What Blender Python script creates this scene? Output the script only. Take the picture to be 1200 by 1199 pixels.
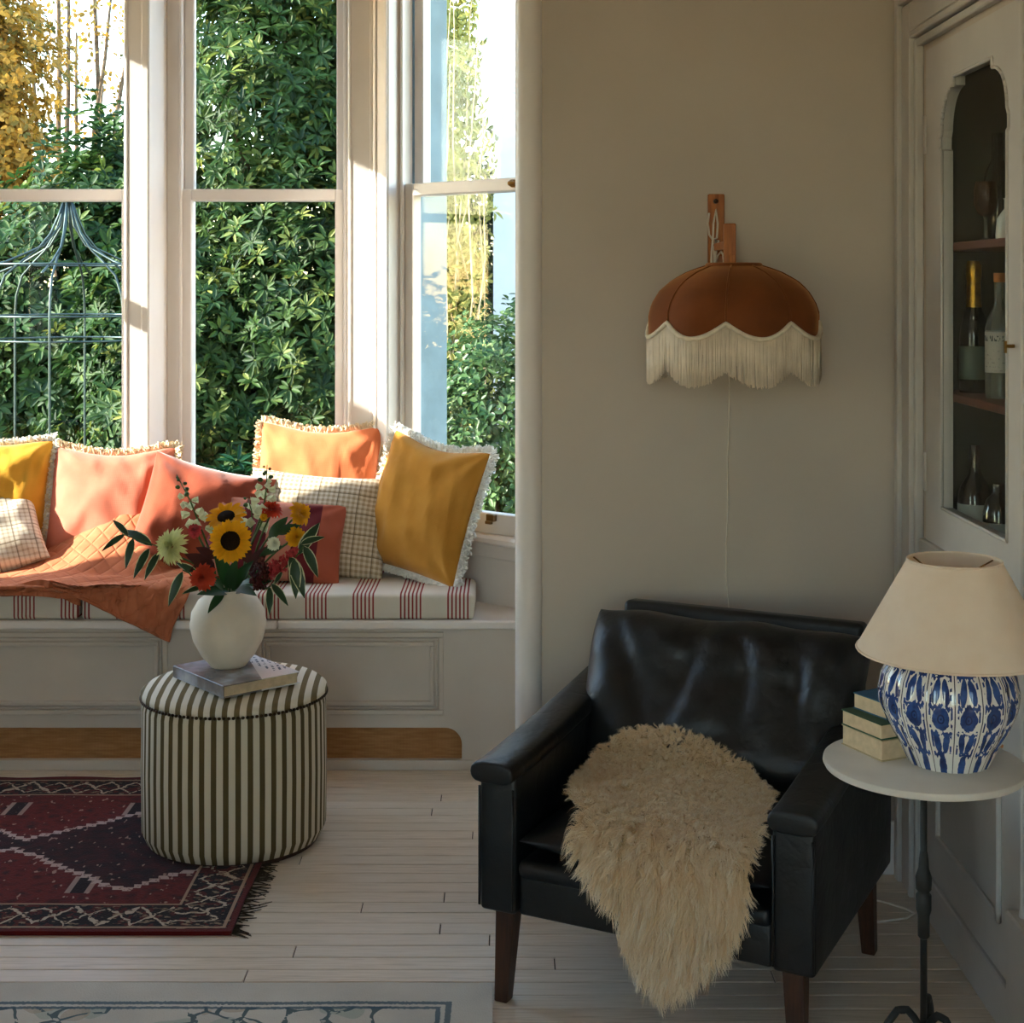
import bpy, bmesh, math, random
import numpy as np
from mathutils import Vector, Matrix, Euler, noise
R = math.radians
SC = bpy.context.scene
COL = SC.collection
for o in list(bpy.data.objects):
    bpy.data.objects.remove(o)

# ------------------------------------------------------------------ camera
cam_d = bpy.data.cameras.new('camera')
cam = bpy.data.objects.new('camera', cam_d)
COL.objects.link(cam)
cam.location = (0, 0, 1.45)
cam.rotation_euler = (R(90), 0, 0)
cam_d.sensor_fit = 'HORIZONTAL'
cam_d.sensor_width = 24
cam_d.lens = 35
cam_d.shift_y = -0.2205          # shifted lens: uprights stay upright
cam_d.clip_start = 0.05
cam_d.clip_end = 200
SC.camera = cam

# ------------------------------------------------------------------ sky, sun, exposure
world = bpy.data.worlds.new('sky'); SC.world = world
world.use_nodes = True
wn = world.node_tree
sky = wn.nodes.new('ShaderNodeTexSky')
sky.sky_type = 'NISHITA'
sky.sun_disc = False
sky.sun_elevation = R(21)
sky.sun_rotation = R(256)
sky.altitude = 50
sky.air_density = 1.2
sky.dust_density = 0.3
sky.ozone_density = 1.4
wn.links.new(sky.outputs[0], wn.nodes['Background'].inputs[0])
wn.nodes['Background'].inputs[1].default_value = 0.52
SUN_DIR = Vector((1, 0.22, -0.40)).normalized()
sun_d = bpy.data.lights.new('sun', 'SUN')
sun_d.energy = 7.0
sun_d.angle = R(0.6)
sun_d.color = (1.0, 0.93, 0.82)
sun = bpy.data.objects.new('sun', sun_d)
COL.objects.link(sun)
sun.rotation_euler = SUN_DIR.to_track_quat('-Z', 'Y').to_euler()
sun.location = (-8, 2, 6)
SC.view_settings.view_transform = 'Standard'
SC.view_settings.look = 'None'
SC.view_settings.gamma = 1
SC.view_settings.exposure = 1.75
SC.view_settings.use_curve_mapping = False
SC.cycles.diffuse_bounces = 6
SC.cycles.max_bounces = 14

# ------------------------------------------------------------------ node expressions
def lin(c):
    out = []
    for v in c[:3]:
        v = v / 255
        out.append(v / 12.92 if v <= .04045 else ((v + .055) / 1.055) ** 2.4)
    return (*out, 1)

class S:
    """a socket with arithmetic"""
    def __init__(s, nt, sock): s.nt = nt; s.k = sock
    def _m(s, op, *a):
        n = s.nt.nodes.new('ShaderNodeMath'); n.operation = op
        for i, v in enumerate((s,) + a):
            if isinstance(v, S): s.nt.links.new(v.k, n.inputs[i])
            else: n.inputs[i].default_value = v
        return S(s.nt, n.outputs[0])
    def __add__(s, o): return s._m('ADD', o)
    __radd__ = __add__
    def __sub__(s, o): return s._m('SUBTRACT', o)
    def __rsub__(s, o): return (s * -1) + o
    def __mul__(s, o): return s._m('MULTIPLY', o)
    __rmul__ = __mul__
    def __truediv__(s, o): return s._m('DIVIDE', o)
    def abs(s): return s._m('ABSOLUTE')
    def sin(s): return s._m('SINE')
    def floor(s): return s._m('FLOOR')
    def fract(s): return s._m('FRACT')
    def sqrt(s): return s._m('SQRT')
    def lt(s, v): return s._m('LESS_THAN', v)
    def gt(s, v): return s._m('GREATER_THAN', v)
    def mn(s, v): return s._m('MINIMUM', v)
    def mx(s, v): return s._m('MAXIMUM', v)
    def pw(s, v): return s._m('POWER', v)
    def tri(s): return ((s.fract() - .5).abs() * 4) - 1          # -1..1 triangle wave

class M:
    """material under construction"""
    def __init__(m, name, rough=.6, spec=.4):
        m.mat = bpy.data.materials.new(name); m.mat.use_nodes = True
        m.nt = m.mat.node_tree
        m.p = m.nt.nodes['Principled BSDF']
        m.p.inputs['Roughness'].default_value = rough
        m.p.inputs['Specular IOR Level'].default_value = spec
        m._tc = None
    def node(m, t): return m.nt.nodes.new(t)
    def tc(m, which='Object'):
        if m._tc is None: m._tc = m.node('ShaderNodeTexCoord')
        return m._tc.outputs[which]
    def xyz(m, vec=None):
        n = m.node('ShaderNodeSeparateXYZ')
        m.nt.links.new(vec or m.tc(), n.inputs[0])
        return [S(m.nt, n.outputs[i]) for i in range(3)]
    def scaled(m, sc):
        n = m.node('ShaderNodeMapping'); n.inputs['Scale'].default_value = sc
        m.nt.links.new(m.tc(), n.inputs[0]); return n.outputs[0]
    def noise(m, scale, detail=3, vec=None, rough=.5):
        n = m.node('ShaderNodeTexNoise'); n.inputs['Scale'].default_value = scale
        n.inputs['Detail'].default_value = detail; n.inputs['Roughness'].default_value = rough
        m.nt.links.new(vec or m.tc(), n.inputs['Vector'])
        return S(m.nt, n.outputs['Fac'])
    def voro(m, scale, feature='F1', out='Distance', vec=None):
        n = m.node('ShaderNodeTexVoronoi'); n.feature = feature; n.inputs['Scale'].default_value = scale
        m.nt.links.new(vec or m.tc(), n.inputs['Vector'])
        return S(m.nt, n.outputs[out])
    def rnd(m):
        n = m.node('ShaderNodeObjectInfo'); return S(m.nt, n.outputs['Random'])
    def attr(m, name):
        n = m.node('ShaderNodeAttribute'); n.attribute_name = name; return S(m.nt, n.outputs['Fac'])
    def ramp(m, fac, stops):
        n = m.node('ShaderNodeValToRGB'); el = n.color_ramp.elements
        while len(el) < len(stops): el.new(.5)
        for e, (p, c) in zip(el, stops): e.position = p; e.color = lin(c)
        m.nt.links.new(fac.k, n.inputs[0]); return n.outputs[0]
    def mix(m, fac, a, b, mode='MIX'):
        n = m.node('ShaderNodeMix'); n.data_type = 'RGBA'; n.blend_type = mode
        for idx, v in ((0, fac), (6, a), (7, b)):
            if isinstance(v, S): v = v.k
            if isinstance(v, tuple): n.inputs[idx].default_value = lin(v)
            elif isinstance(v, (int, float)): n.inputs[idx].default_value = v
            else: m.nt.links.new(v, n.inputs[idx])
        return n.outputs[2]
    def color(m, c):
        if isinstance(c, tuple): m.p.inputs['Base Color'].default_value = lin(c)
        else: m.nt.links.new(c, m.p.inputs['Base Color'])
        return m
    def bump(m, h, strength=.3, dist=.002):
        n = m.node('ShaderNodeBump'); n.inputs['Strength'].default_value = strength
        n.inputs['Distance'].default_value = dist
        m.nt.links.new(h.k, n.inputs['Height']); m.nt.links.new(n.outputs[0], m.p.inputs['Normal'])
        return m
    def rough(m, s): m.nt.links.new(s.k, m.p.inputs['Roughness']); return m
    def sheen(m, w, tint=None):
        m.p.inputs['Sheen Weight'].default_value = w
        m.p.inputs['Sheen Roughness'].default_value = .4
        if tint: m.p.inputs['Sheen Tint'].default_value = lin(tint)
        return m
    def translucent(m, col, fac):
        t = m.node('ShaderNodeBsdfTranslucent')
        if isinstance(col, tuple): t.inputs[0].default_value = lin(col)
        else: m.nt.links.new(col, t.inputs[0])
        x = m.node('ShaderNodeMixShader'); x.inputs[0].default_value = fac
        m.nt.links.new(m.p.outputs[0], x.inputs[1]); m.nt.links.new(t.outputs[0], x.inputs[2])
        m.nt.links.new(x.outputs[0], m.nt.nodes['Material Output'].inputs[0])
        return m

MT = {}
def flat(name, c, rough=.6, spec=.4, var=.0, scale=8, bump=0, bscale=60, metal=0):
    """plain painted / woven surface with a little mottling"""
    m = M(name, rough, spec)
    if var:
        n = m.noise(scale, 4)
        d = tuple(max(0, v * (1 - var)) for v in c); l = tuple(min(255, v * (1 + var)) for v in c)
        m.color(m.ramp(n, [(.3, d), (.7, l)]))
    else: m.color(c)
    if bump: m.bump(m.noise(bscale, 3), bump)
    m.p.inputs['Metallic'].default_value = metal
    MT[name] = m.mat
    return m

# ------------------------------------------------------------------ geometry helpers
def wmat(o):
    m = o.matrix_basis.copy(); p = o.parent
    while p: m = p.matrix_basis @ m; p = p.parent
    return m

class MB:
    def __init__(s): s.v = []; s.f = []
    def add(s, vs, fs):
        b = len(s.v); s.v += [tuple(v) for v in vs]; s.f += [tuple(i + b for i in f) for f in fs]; return s
    def box(s, x0, x1, y0, y1, z0, z1):
        return s.add([(x0,y0,z0),(x1,y0,z0),(x1,y1,z0),(x0,y1,z0),(x0,y0,z1),(x1,y0,z1),(x1,y1,z1),(x0,y1,z1)],
                     [(0,3,2,1),(4,5,6,7),(0,1,5,4),(1,2,6,5),(2,3,7,6),(3,0,4,7)])
    def obox(s, o, ax, ay, az, x0, x1, y0, y1, z0, z1):
        """box along given axes from origin o"""
        n = MB().box(x0, x1, y0, y1, z0, z1)
        return s.add([o + ax * a + ay * b + az * c for a, b, c in n.v], n.f)
    def tube(s, pts, rad, n=8, caps=True):
        pts = [Vector(p) for p in pts]; k = len(pts)
        rad = rad if isinstance(rad, (list, tuple)) else [rad] * k
        prev = None; vs = []; fs = []
        for i, p in enumerate(pts):
            t = (pts[min(i + 1, k - 1)] - pts[max(i - 1, 0)]).normalized()
            if prev is None:
                a = t.cross(Vector((0, 0, 1)))
                if a.length < .1: a = t.cross(Vector((1, 0, 0)))
            else: a = prev - t * prev.dot(t)
            a.normalize(); b = t.cross(a); prev = a
            for j in range(n):
                q = 2 * math.pi * j / n
                vs.append(p + (a * math.cos(q) + b * math.sin(q)) * rad[i])
        for i in range(k - 1):
            for j in range(n):
                fs.append((i*n+j, i*n+(j+1)%n, (i+1)*n+(j+1)%n, (i+1)*n+j))
        if caps:
            fs.append(tuple(range(n-1, -1, -1))); fs.append(tuple(range((k-1)*n, k*n)))
        return s.add(vs, fs)
    def lathe(s, prof, n=32, c=(0,0,0), rmod=None):
        vs = []; fs = []; k = len(prof)
        for r, z in prof:
            for j in range(n):
                q = 2 * math.pi * j / n
                rr = r * (rmod(q) if rmod else 1)
                vs.append((c[0] + rr * math.cos(q), c[1] + rr * math.sin(q), c[2] + z))
        for i in range(k - 1):
            for j in range(n):
                fs.append((i*n+j, i*n+(j+1)%n, (i+1)*n+(j+1)%n, (i+1)*n+j))
        if prof[0][0] > 1e-4: fs.append(tuple(range(n-1, -1, -1)))
        if prof[-1][0] > 1e-4: fs.append(tuple(range((k-1)*n, k*n)))
        return s.add(vs, fs)
    def grid(s, fn, nu, nv, cu=False, cv=False):
        vs = [fn(i / (nu if cu else nu - 1), j / (nv if cv else nv - 1)) for j in range(nv) for i in range(nu)]
        fs = []
        for j in range(nv if cv else nv - 1):
            for i in range(nu if cu else nu - 1):
                a = (i + 1) % nu; b = (j + 1) % nv
                fs.append((j*nu+i, j*nu+a, b*nu+a, b*nu+i))
        return s.add(vs, fs)
    def prism(s, poly, fn, a, b):
        """polygon (list of 2d) swept from a to b; fn(p, q, t) -> xyz"""
        n = len(poly)
        vs = [fn(p, q, a) for p, q in poly] + [fn(p, q, b) for p, q in poly]
        fs = [tuple(range(n-1, -1, -1)), tuple(range(n, 2*n))] + [(i, (i+1)%n, n+(i+1)%n, n+i) for i in range(n)]
        return s.add(vs, fs)
    def build(s, name, mat, parent=None, world=False, smooth=False, bevel=0, seg=2, origin=None, fixn=True, merge=0):
        me = bpy.data.meshes.new(name)
        vs = s.v
        o = bpy.data.objects.new(name, me)
        if parent is not None:
            o.parent = parent
            if world:
                inv = wmat(parent).inverted(); vs = [inv @ Vector(v) for v in vs]
        if origin is None and parent is None:
            A = np.array(vs); lo = A.min(0); hi = A.max(0)
            origin = Vector(((lo[0]+hi[0])/2, (lo[1]+hi[1])/2, lo[2]))
        if origin is not None:
            origin = Vector(origin); vs = [Vector(v) - origin for v in vs]; o.location = origin
        me.from_pydata([tuple(v) for v in vs], [], s.f)
        if fixn or bevel or merge:
            bm = bmesh.new(); bm.from_mesh(me)
            if merge: bmesh.ops.remove_doubles(bm, verts=bm.verts, dist=merge)
            if fixn: bmesh.ops.recalc_face_normals(bm, faces=bm.faces)
            if bevel:
                ed = [e for e in bm.edges if len(e.link_faces) == 2 and e.calc_face_angle(0) > R(25)]
                bmesh.ops.bevel(bm, geom=ed, offset=bevel, segments=seg, profile=.5, affect='EDGES', clamp_overlap=True)
            bm.to_mesh(me); bm.free()
        if smooth:
            me.polygons.foreach_set('use_smooth', [True] * len(me.polygons))
            if smooth is not True: me.set_sharp_from_angle(angle=R(smooth))
        if mat is not None: me.materials.append(MT[mat] if isinstance(mat, str) else mat)
        COL.objects.link(o)
        return o

def tag(o, label=None, cat=None, group=None, kind=None):
    if label: o['label'] = label
    if cat: o['category'] = cat
    if group: o['group'] = group
    if kind: o['kind'] = kind
    return o
def thing(name, label, cat, loc=(0,0,0), rot=(0,0,0), group=None):
    o = bpy.data.objects.new(name, None); COL.objects.link(o)
    o.location = loc; o.rotation_euler = rot; o.empty_display_size = .1
    return tag(o, label, cat, group)
def struct(o): o['kind'] = 'structure'; return o
def holder(name, loc=(0,0,0)):
    o = bpy.data.objects.new(name, None); COL.objects.link(o); o.location = loc
    return struct(o)
def copy_part(o, parent, mat=None):
    c = o.copy(); COL.objects.link(c); c.parent = parent
    if mat is not None: c.matrix_basis = mat
    return c
def np_mesh(name, V, F, mat, parent=None, attr=None, smooth=False):
    """big meshes from arrays; F is (n,4) or (n,3)"""
    me = bpy.data.meshes.new(name)
    k = F.shape[1]
    me.vertices.add(len(V)); me.vertices.foreach_set('co', V.astype(np.float32).ravel())
    me.loops.add(F.size); me.loops.foreach_set('vertex_index', F.astype(np.int32).ravel())
    me.polygons.add(len(F))
    me.polygons.foreach_set('loop_start', np.arange(0, F.size, k, dtype=np.int32))
    if smooth: me.polygons.foreach_set('use_smooth', np.ones(len(F), bool))
    if attr is not None:
        a = me.attributes.new('rnd', 'FLOAT', 'POINT'); a.data.foreach_set('value', attr.astype(np.float32))
    me.update(calc_edges=True)
    me.materials.append(MT[mat])
    o = bpy.data.objects.new(name, me); COL.objects.link(o)
    if parent is not None: o.parent = parent
    return o
def nz(x, y=0, z=0): return noise.noise(Vector((x, y, z)))

# ------------------------------------------------------------------ materials
def make_materials():
    flat('white_paint', (228, 220, 214), .38, .45, .02, 5, .06, 40)
    flat('grey_paint', (200, 189, 176), .5, .4, .03, 4, .06, 50)
    flat('exterior_paint', (112, 132, 140), .6, .3, .08, 9, .2, 60)
    m = M('wall_plaster', .85, .2)
    m.color(m.ramp(m.noise(3, 5), [(.3, (190, 178, 165)), (.7, (198, 186, 173))])).bump(m.noise(45, 4), .12, .003); MT['wall_plaster'] = m.mat
    flat('ceiling_paint', (224, 216, 208), .9, .1, .02)
    flat('door_paint', (192, 186, 179), .42, .45, .03, 6, .05, 30)
    # floor planks
    m = M('floor_plank', .42, .42)
    g = m.noise(7, 6, m.scaled((1.2, 26, 1)), .62)
    big = m.noise(1.6, 3)
    base = m.ramp(g, [(.25, (176, 158, 134)), (.5, (212, 194, 172)), (.75, (223, 209, 192))])
    base = m.mix(big.gt(.0) * .35 * m.rnd(), base, (224, 218, 207))
    m.color(m.mix(m.rnd() * .30, base, (184, 160, 130)))
    m.rough(g * .25 + .26); m.bump(g, .15, .001); MT['floor_plank'] = m.mat
    flat('subfloor', (60, 48, 38), .9, .1)
    # fabrics
    def linen(name, c1, c2, sheen=.25):
        m = M(name, .9, .15)
        x, y, z = m.xyz()
        w = ((x * 1400).sin() + (z * 1400).sin()) * .25 + .5
        m.color(m.ramp(m.noise(14, 5) , [(.3, c1), (.7, c2)])).bump(w, .25, .0008).sheen(sheen)
        MT[name] = m.mat
    linen('yellow_linen', (200, 142, 40), (214, 158, 56))
    linen('mustard_linen', (172, 120, 46), (184, 132, 56))
    linen('pink_linen', (190, 108, 86), (202, 122, 98))
    linen('orange_linen', (206, 108, 68), (220, 124, 80))
    linen('cream_fringe', (224, 206, 172), (238, 222, 192))
    linen('white_fringe', (226, 224, 218), (240, 238, 232))
    linen('rust_velvet', (128, 58, 38), (150, 72, 48), .6)
    linen('terracotta_quilt', (186, 98, 56), (204, 116, 70), .35)
    def check(name, base, dark, per, wid):
        m = M(name, .9, .15)
        x, y, z = m.xyz()
        a = ((x / per).fract()).lt(wid); b = ((z / per).fract()).lt(wid)
        c = ((x / (per * 4)).fract()).lt(.06).mx(((z / (per * 4)).fract()).lt(.06))
        f = (a + b) * .42
        col = m.mix(f, base, dark); col = m.mix(c * .6, col, tuple(v * .6 for v in dark))
        m.color(col).bump(m.noise(300, 2), .2, .0006).sheen(.2); MT[name] = m.mat
    check('check_linen', (214, 203, 184), (150, 128, 96), .016, .5)
    check('pale_check_linen', (224, 214, 196), (178, 156, 128), .015, .38)
    # broad velvet stripes
    m = M('striped_velvet', .8, .2)
    x, y, z = m.xyz()
    t = ((x - .06) / .16).fract()
    s = t.lt(.5)
    m.color(m.mix(s, m.mix(((x - .06) / .16).floor().gt(-.5), (186, 122, 104), (164, 84, 62)), (96, 26, 36))).bump(m.noise(60, 3), .2, .001).sheen(.7, (255, 190, 160)); MT['striped_velvet'] = m.mat
    # ticking stripe of the mattress
    m = M('ticking', .88, .15)
    x, y, z = m.xyz()
    u = (x / .1415).fract()
    grp = u.lt(.5)
    line = (u * (6.0 / .5)).fract().lt(.42)
    wash = m.noise(6, 3)
    col = m.mix(grp * line, m.ramp(wash, [(.3, (205, 196, 182)), (.7, (216, 208, 196))]), (142, 58, 56))
    m.color(col).bump(m.noise(350, 2), .2, .0006); MT['ticking'] = m.mat
    # ottoman: wrap-round stripe and straight stripe
    m = M('ottoman_side', .9, .15)
    x, y, z = m.xyz()
    ang = y._m('ARCTAN2', x) / (2 * math.pi) * 50
    m.color(m.mix(ang.fract().lt(.46), (208, 196, 172), (92, 78, 50))).bump(m.noise(300, 2), .25, .0007); MT['ottoman_side'] = m.mat
    m = M('ottoman_top', .9, .15)
    x, y, z = m.xyz()
    m.color(m.mix(((x + y * .05) / .0298).fract().lt(.46), (214, 204, 184), (112, 96, 66))).bump(m.noise(300, 2), .25, .0007); MT['ottoman_top'] = m.mat
    # leather
    m = M('black_leather', .36, .5)
    n = m.noise(160, 3); n2 = m.noise(9, 4); cr = 1 - ((m.noise(13, 3) - .5).abs() * 14).mn(1)
    m.color(m.ramp(n2, [(.3, (8, 11, 13)), (.7, (15, 20, 24))])).bump(n + n2 * 3 - cr * 1.5, .22, .0014)
    m.rough(n2 * .25 + .30); MT['black_leather'] = m.mat
    m = M('dark_wood', .4, .4)
    g = m.noise(12, 5, m.scaled((12, 12, 1.2)))
    m.color(m.ramp(g, [(.3, (44, 26, 18)), (.7, (74, 44, 28))])); MT['dark_wood'] = m.mat
    m = M('bracket_wood', .45, .4)
    g = m.noise(9, 5, m.scaled((14, 14, 1.2)))
    m.color(m.ramp(g, [(.3, (140, 78, 32)), (.7, (190, 114, 52))])); MT['bracket_wood'] = m.mat
    m = M('sheep_wool', .85, .2)
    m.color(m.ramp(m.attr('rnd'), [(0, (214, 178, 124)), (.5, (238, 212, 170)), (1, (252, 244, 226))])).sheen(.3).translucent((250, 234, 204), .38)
    MT['sheep_wool'] = m.mat
    flat('pelt', (200, 172, 130), .9, .1, .1)
    # cane
    m = M('cane', .6, .3)
    x, y, z = m.xyz()
    w = ((x * 900).sin().abs() * .5 + (z * 900).sin().abs() * .5)
    m.color(m.mix(w * .6, m.ramp(m.noise(18, 3, m.scaled((1, 1, 8))), [(.3, (168, 118, 70)), (.7, (202, 152, 98))]), (128, 84, 46))).bump(w, .6, .002); MT['cane'] = m.mat
    # lamp shade velvet etc
    flat('brown_velvet', (112, 60, 28), .85, .2, .08, 10, .1, 90).sheen(.5, (255, 180, 110))
    flat('shade_braid', (220, 206, 182), .85, .2, .05, 60, .4, 260)
    flat('shade_thread', (222, 206, 184), .8, .2, .04, 30)
    flat('cord_white', (224, 214, 198), .6, .3)
    m = M('lamp_linen', .9, .1); m.color(m.ramp(m.noise(30, 4), [(.3, (242, 226, 206)), (.7, (248, 234, 216))]))
    m.bump(m.noise(260, 2), .2, .0006).translucent((240, 214, 180), .3); MT['lamp_linen'] = m.mat
    flat('stone_top', (206, 200, 190), .3, .5, .03, 12)
    flat('iron', (46, 46, 44), .55, .4, .15, 40, .2, 90, metal=.5)
    flat('brass', (150, 112, 56), .35, .5, .05, 30, metal=1)
    flat('bronze_nail', (66, 50, 34), .35, .5, .1, 30, metal=.8)
    flat('vase_clay', (218, 204, 184), .75, .25, .05, 9, .25, 60)
    # blue and white ceramic
    m = M('blue_white_ceramic', .1, .6)
    x, y, z = m.xyz()
    NL = 16
    a = y._m('ARCTAN2', x) / (2 * math.pi) * NL + .5 + 100
    u = a.fract() - .5                       # across one lobe
    vv = z / .21                             # 0..1 up the body
    au = u.abs()
    def ell(cu, cv, ru, rv, tilt=0.0):
        du = (au - cu - (vv - cv) * tilt) / ru; dv = (vv - cv) / rv
        return (du * du + dv * dv).sqrt()
    wob = (m.noise(90, 2) - .5) * .5
    shapes = None
    for e in (ell(0, .05, .20, .11), ell(0, .95, .20, .13), ell(.17, .27, .135, .095, .6), ell(.17, .69, .135, .10, -.6), ell(0, .48, .31, .095)):
        e = e + wob
        shapes = e if shapes is None else shapes.mn(e)
    blue = shapes.lt(1)
    # scrolls: thin broken rings round the motifs
    sc = None
    for cv in (.165, .36, .575, .80):
        d = (vv - cv - ((au * 40).sin() * .012)).abs()
        ln = d.lt(.021) * au.lt(.40) * (m.noise(70, 1)).gt(.42)
        sc = ln if sc is None else sc.mx(ln)
    fl = (vv - .48).abs().lt(.12) * (au - .385).abs().lt(.035) * (m.noise(85, 1)).gt(.5)
    sc = sc.mx(fl)
    for cv in (.27, .69):
        sc = sc.mx((vv - cv).abs().lt(.10) * (au - .36).abs().lt(.04) * (m.noise(75, 1)).gt(.52))
    ring = ell(0, .48, .31, .095)
    eye = (ring.gt(.28) * ring.lt(.42)).mx(ring.lt(.1))
    tone = m.ramp(m.noise(50, 3), [(.3, (18, 38, 92)), (.7, (52, 86, 150))])
    white = m.ramp(m.noise(12, 3), [(.3, (214, 214, 212)), (.7, (230, 228, 222))])
    col = m.mix(blue.mx(sc), white, tone)
    col = m.mix(eye, col, (26, 40, 84))
    seam = au.gt(.478)
    m.color(m.mix(seam, col, (70, 72, 84))); MT['blue_white_ceramic'] = m.mat
    # books and paper
    flat('paper', (200, 178, 146), .9, .1, .06, 60)
    flat('book_cream', (176, 160, 126), .7, .2, .08)
    flat('book_green', (42, 74, 50), .65, .3, .1)
    flat('book_blue', (44, 92, 118), .65, .3, .1)
    m = M('magazine_cover', .22, .5)
    x, y, z = m.xyz()
    n = m.noise(9, 5)
    pic = m.ramp(n, [(.3, (70, 74, 84)), (.45, (120, 110, 104)), (.55, (150, 150, 156)), (.7, (190, 186, 184))])
    whitez = (x * .9 - y * .35).gt(.045)
    band = (((x * 1 - y * .4) / .016).fract().lt(.45)) * (m.noise(110, 2)).gt(.5) * (x.gt(.06)) * (y.abs().lt(.085))
    col = m.mix(whitez, pic, (214, 214, 214)); m.color(m.mix(band, col, (88, 100, 112))); MT['magazine_cover'] = m.mat
    # rugs
    m = M('red_rug', .95, .1)
    x, y, z = m.xyz()
    ex = .985 - x.abs(); ey = .52 - y.abs()      # distance from the edges
    edge = ex.mn(ey)
    jit = (m.noise(140, 1) - .5) * .02
    st = (x * 45 + (m.noise(9, 1) - .5) * 3).floor() / 45
    zig = (st / .66).tri() * .13
    q = y.abs() - .17 + zig + jit * .5
    q = y * (y.gt(0) * 2 - 1) - .16 - zig
    diamond = q.lt(0)
    dl = q.abs().lt(.011)
    red = m.ramp(m.noise(26, 4), [(.3, (62, 14, 14)), (.5, (98, 26, 22)), (.72, (48, 20, 22))])
    navy = m.ramp(m.noise(30, 4), [(.35, (30, 18, 22)), (.7, (66, 22, 24))])
    col = m.mix(diamond, red, navy)
    hook = ((x / .33 + .25).tri().gt(.72)) * (y.abs() - .26).abs().lt(.05)
    hookl = ((x / .33 + .25).tri() - .72).abs().lt(.08) * (y.abs() - .26).abs().lt(.05)
    col = m.mix(hook, col, (34, 16, 20)); col = m.mix(hookl * .8, col, (168, 140, 128))
    speck = m.noise(75, 1, m.scaled((1, .5, 1))).gt(.70)
    col = m.mix(speck * .7, col, (172, 140, 126))
    col = m.mix(dl * (m.noise(120, 1)).gt(.36), col, (176, 150, 140))
    # borders
    bz = edge.lt(.15)
    along = (ex.lt(.15)) * y + (ex.gt(.15)) * x
    cross = edge - .085
    dz = ((along / .15).tri() * .045)
    cross = cross + (m.noise(34, 2) - .5) * .05
    bl = (cross - dz).abs().lt(.007).mx((cross + dz).abs().lt(.005))
    bcol = m.mix((m.noise(40, 3)).gt(.54), (28, 18, 20), (76, 24, 20))
    bcol = m.mix(bl * (m.noise(90, 1)).gt(.4), bcol, (178, 160, 140))
    bcol = m.mix((m.noise(52, 2, m.scaled((1, 2, 1)))).gt(.63) * .7, bcol, (150, 128, 104))
    bcol = m.mix(((edge - .148).abs().lt(.005)).mx((edge - .022).abs().lt(.004)) * .8, bcol, (170, 140, 116))
    col = m.mix(bz, col, bcol)
    col = m.mix(edge.lt(.014), col, (84, 20, 18))
    m.color(col).bump(m.noise(260, 2), .5, .003).sheen(.1); MT['red_rug'] = m.mat
    flat('rug_fringe', (62, 54, 44), .95, .1, .2, 50)
    m = M('grey_rug', .95, .1)
    x, y, z = m.xyz()
    ex = 1.2 - x.abs(); ey = .9 - y.abs(); edge = ex.mn(ey)
    jit = (m.noise(160, 1) - .5) * .008
    base = m.ramp(m.noise(7, 4), [(.3, (186, 180, 168)), (.7, (202, 195, 182))])
    warp = m.node('ShaderNodeMix'); warp.data_type = 'VECTOR'; warp.inputs[0].default_value = .09
    nn = m.node('ShaderNodeTexNoise'); nn.inputs['Scale'].default_value = 7
    m.nt.links.new(m.tc(), nn.inputs['Vector'])
    m.nt.links.new(m.tc(), warp.inputs[4]); m.nt.links.new(nn.outputs['Color'], warp.inputs[5])
    vd = m.voro(15, 'DISTANCE_TO_EDGE', 'Distance', warp.outputs[1])
    cell = m.voro(9, 'F1', 'Color', warp.outputs[1])
    vine = vd.lt(.055) * (m.noise(60, 1)).gt(.38)
    tint = m.mix((m.noise(8, 1)).gt(.58) * .55, base, (150, 160, 146))
    tint = m.mix((m.noise(11, 1)).lt(.38) * .6, tint, (170, 152, 130))
    fld = m.mix(vine * (m.noise(5, 1)).gt(.42), tint, (88, 102, 104))
    col = m.mix(edge.lt(.105), fld, base)
    ln = ((edge - .088 + jit).abs().lt(.006)).mx((edge - .108 + jit).abs().lt(.005)).mx((edge - .3 + jit).abs().lt(.005))
    m.color(m.mix(ln * .85, col, (70, 92, 104))).bump(m.noise(300, 2), .5, .002); MT['grey_rug'] = m.mat
    # glass
    m = M('window_glass'); nt = m.nt
    tr = m.node('ShaderNodeBsdfTransparent'); tr.inputs[0].default_value = (.97, .985, .975, 1)
    gl = m.node('ShaderNodeBsdfGlossy'); gl.inputs['Roughness'].default_value = .0
    lw = m.node('ShaderNodeLayerWeight'); lw.inputs[0].default_value = .5
    fac = S(nt, lw.outputs['Facing']).pw(5) * .9 + .010
    mx = m.node('ShaderNodeMixShader')
    nt.links.new(fac.k, mx.inputs[0]); nt.links.new(tr.outputs[0], mx.inputs[1]); nt.links.new(gl.outputs[0], mx.inputs[2])
    nt.links.new(mx.outputs[0], nt.nodes['Material Output'].inputs[0]); MT['window_glass'] = m.mat
    m2 = MT['window_glass'].copy(); m2.name = 'cupboard_glass'; MT['cupboard_glass'] = m2
    for n_ in m2.node_tree.nodes:
        if n_.type == 'MATH' and n_.operation == 'MULTIPLY': n_.inputs[1].default_value = .28
    def glassy(name, col, body):
        m = M(name, .06, .6); m.color(col)
        m.p.inputs['Transmission Weight'].default_value = body; m.p.inputs['IOR'].default_value = 1.45; MT[name] = m.mat
    glassy('green_glass', (16, 24, 16), .15)
    glassy('dark_glass', (14, 14, 13), .1)
    glassy('clear_glass', (200, 205, 190), .8)
    glassy('amber_glass', (120, 66, 26), .8)
    flat('gold_foil', (176, 134, 48), .3, .5, .15, 60, .6, 120, metal=.9)
    flat('cork', (190, 120, 66), .7, .2)
    m = M('bottle_label', .6, .3)
    x, y, z = m.xyz()
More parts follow.
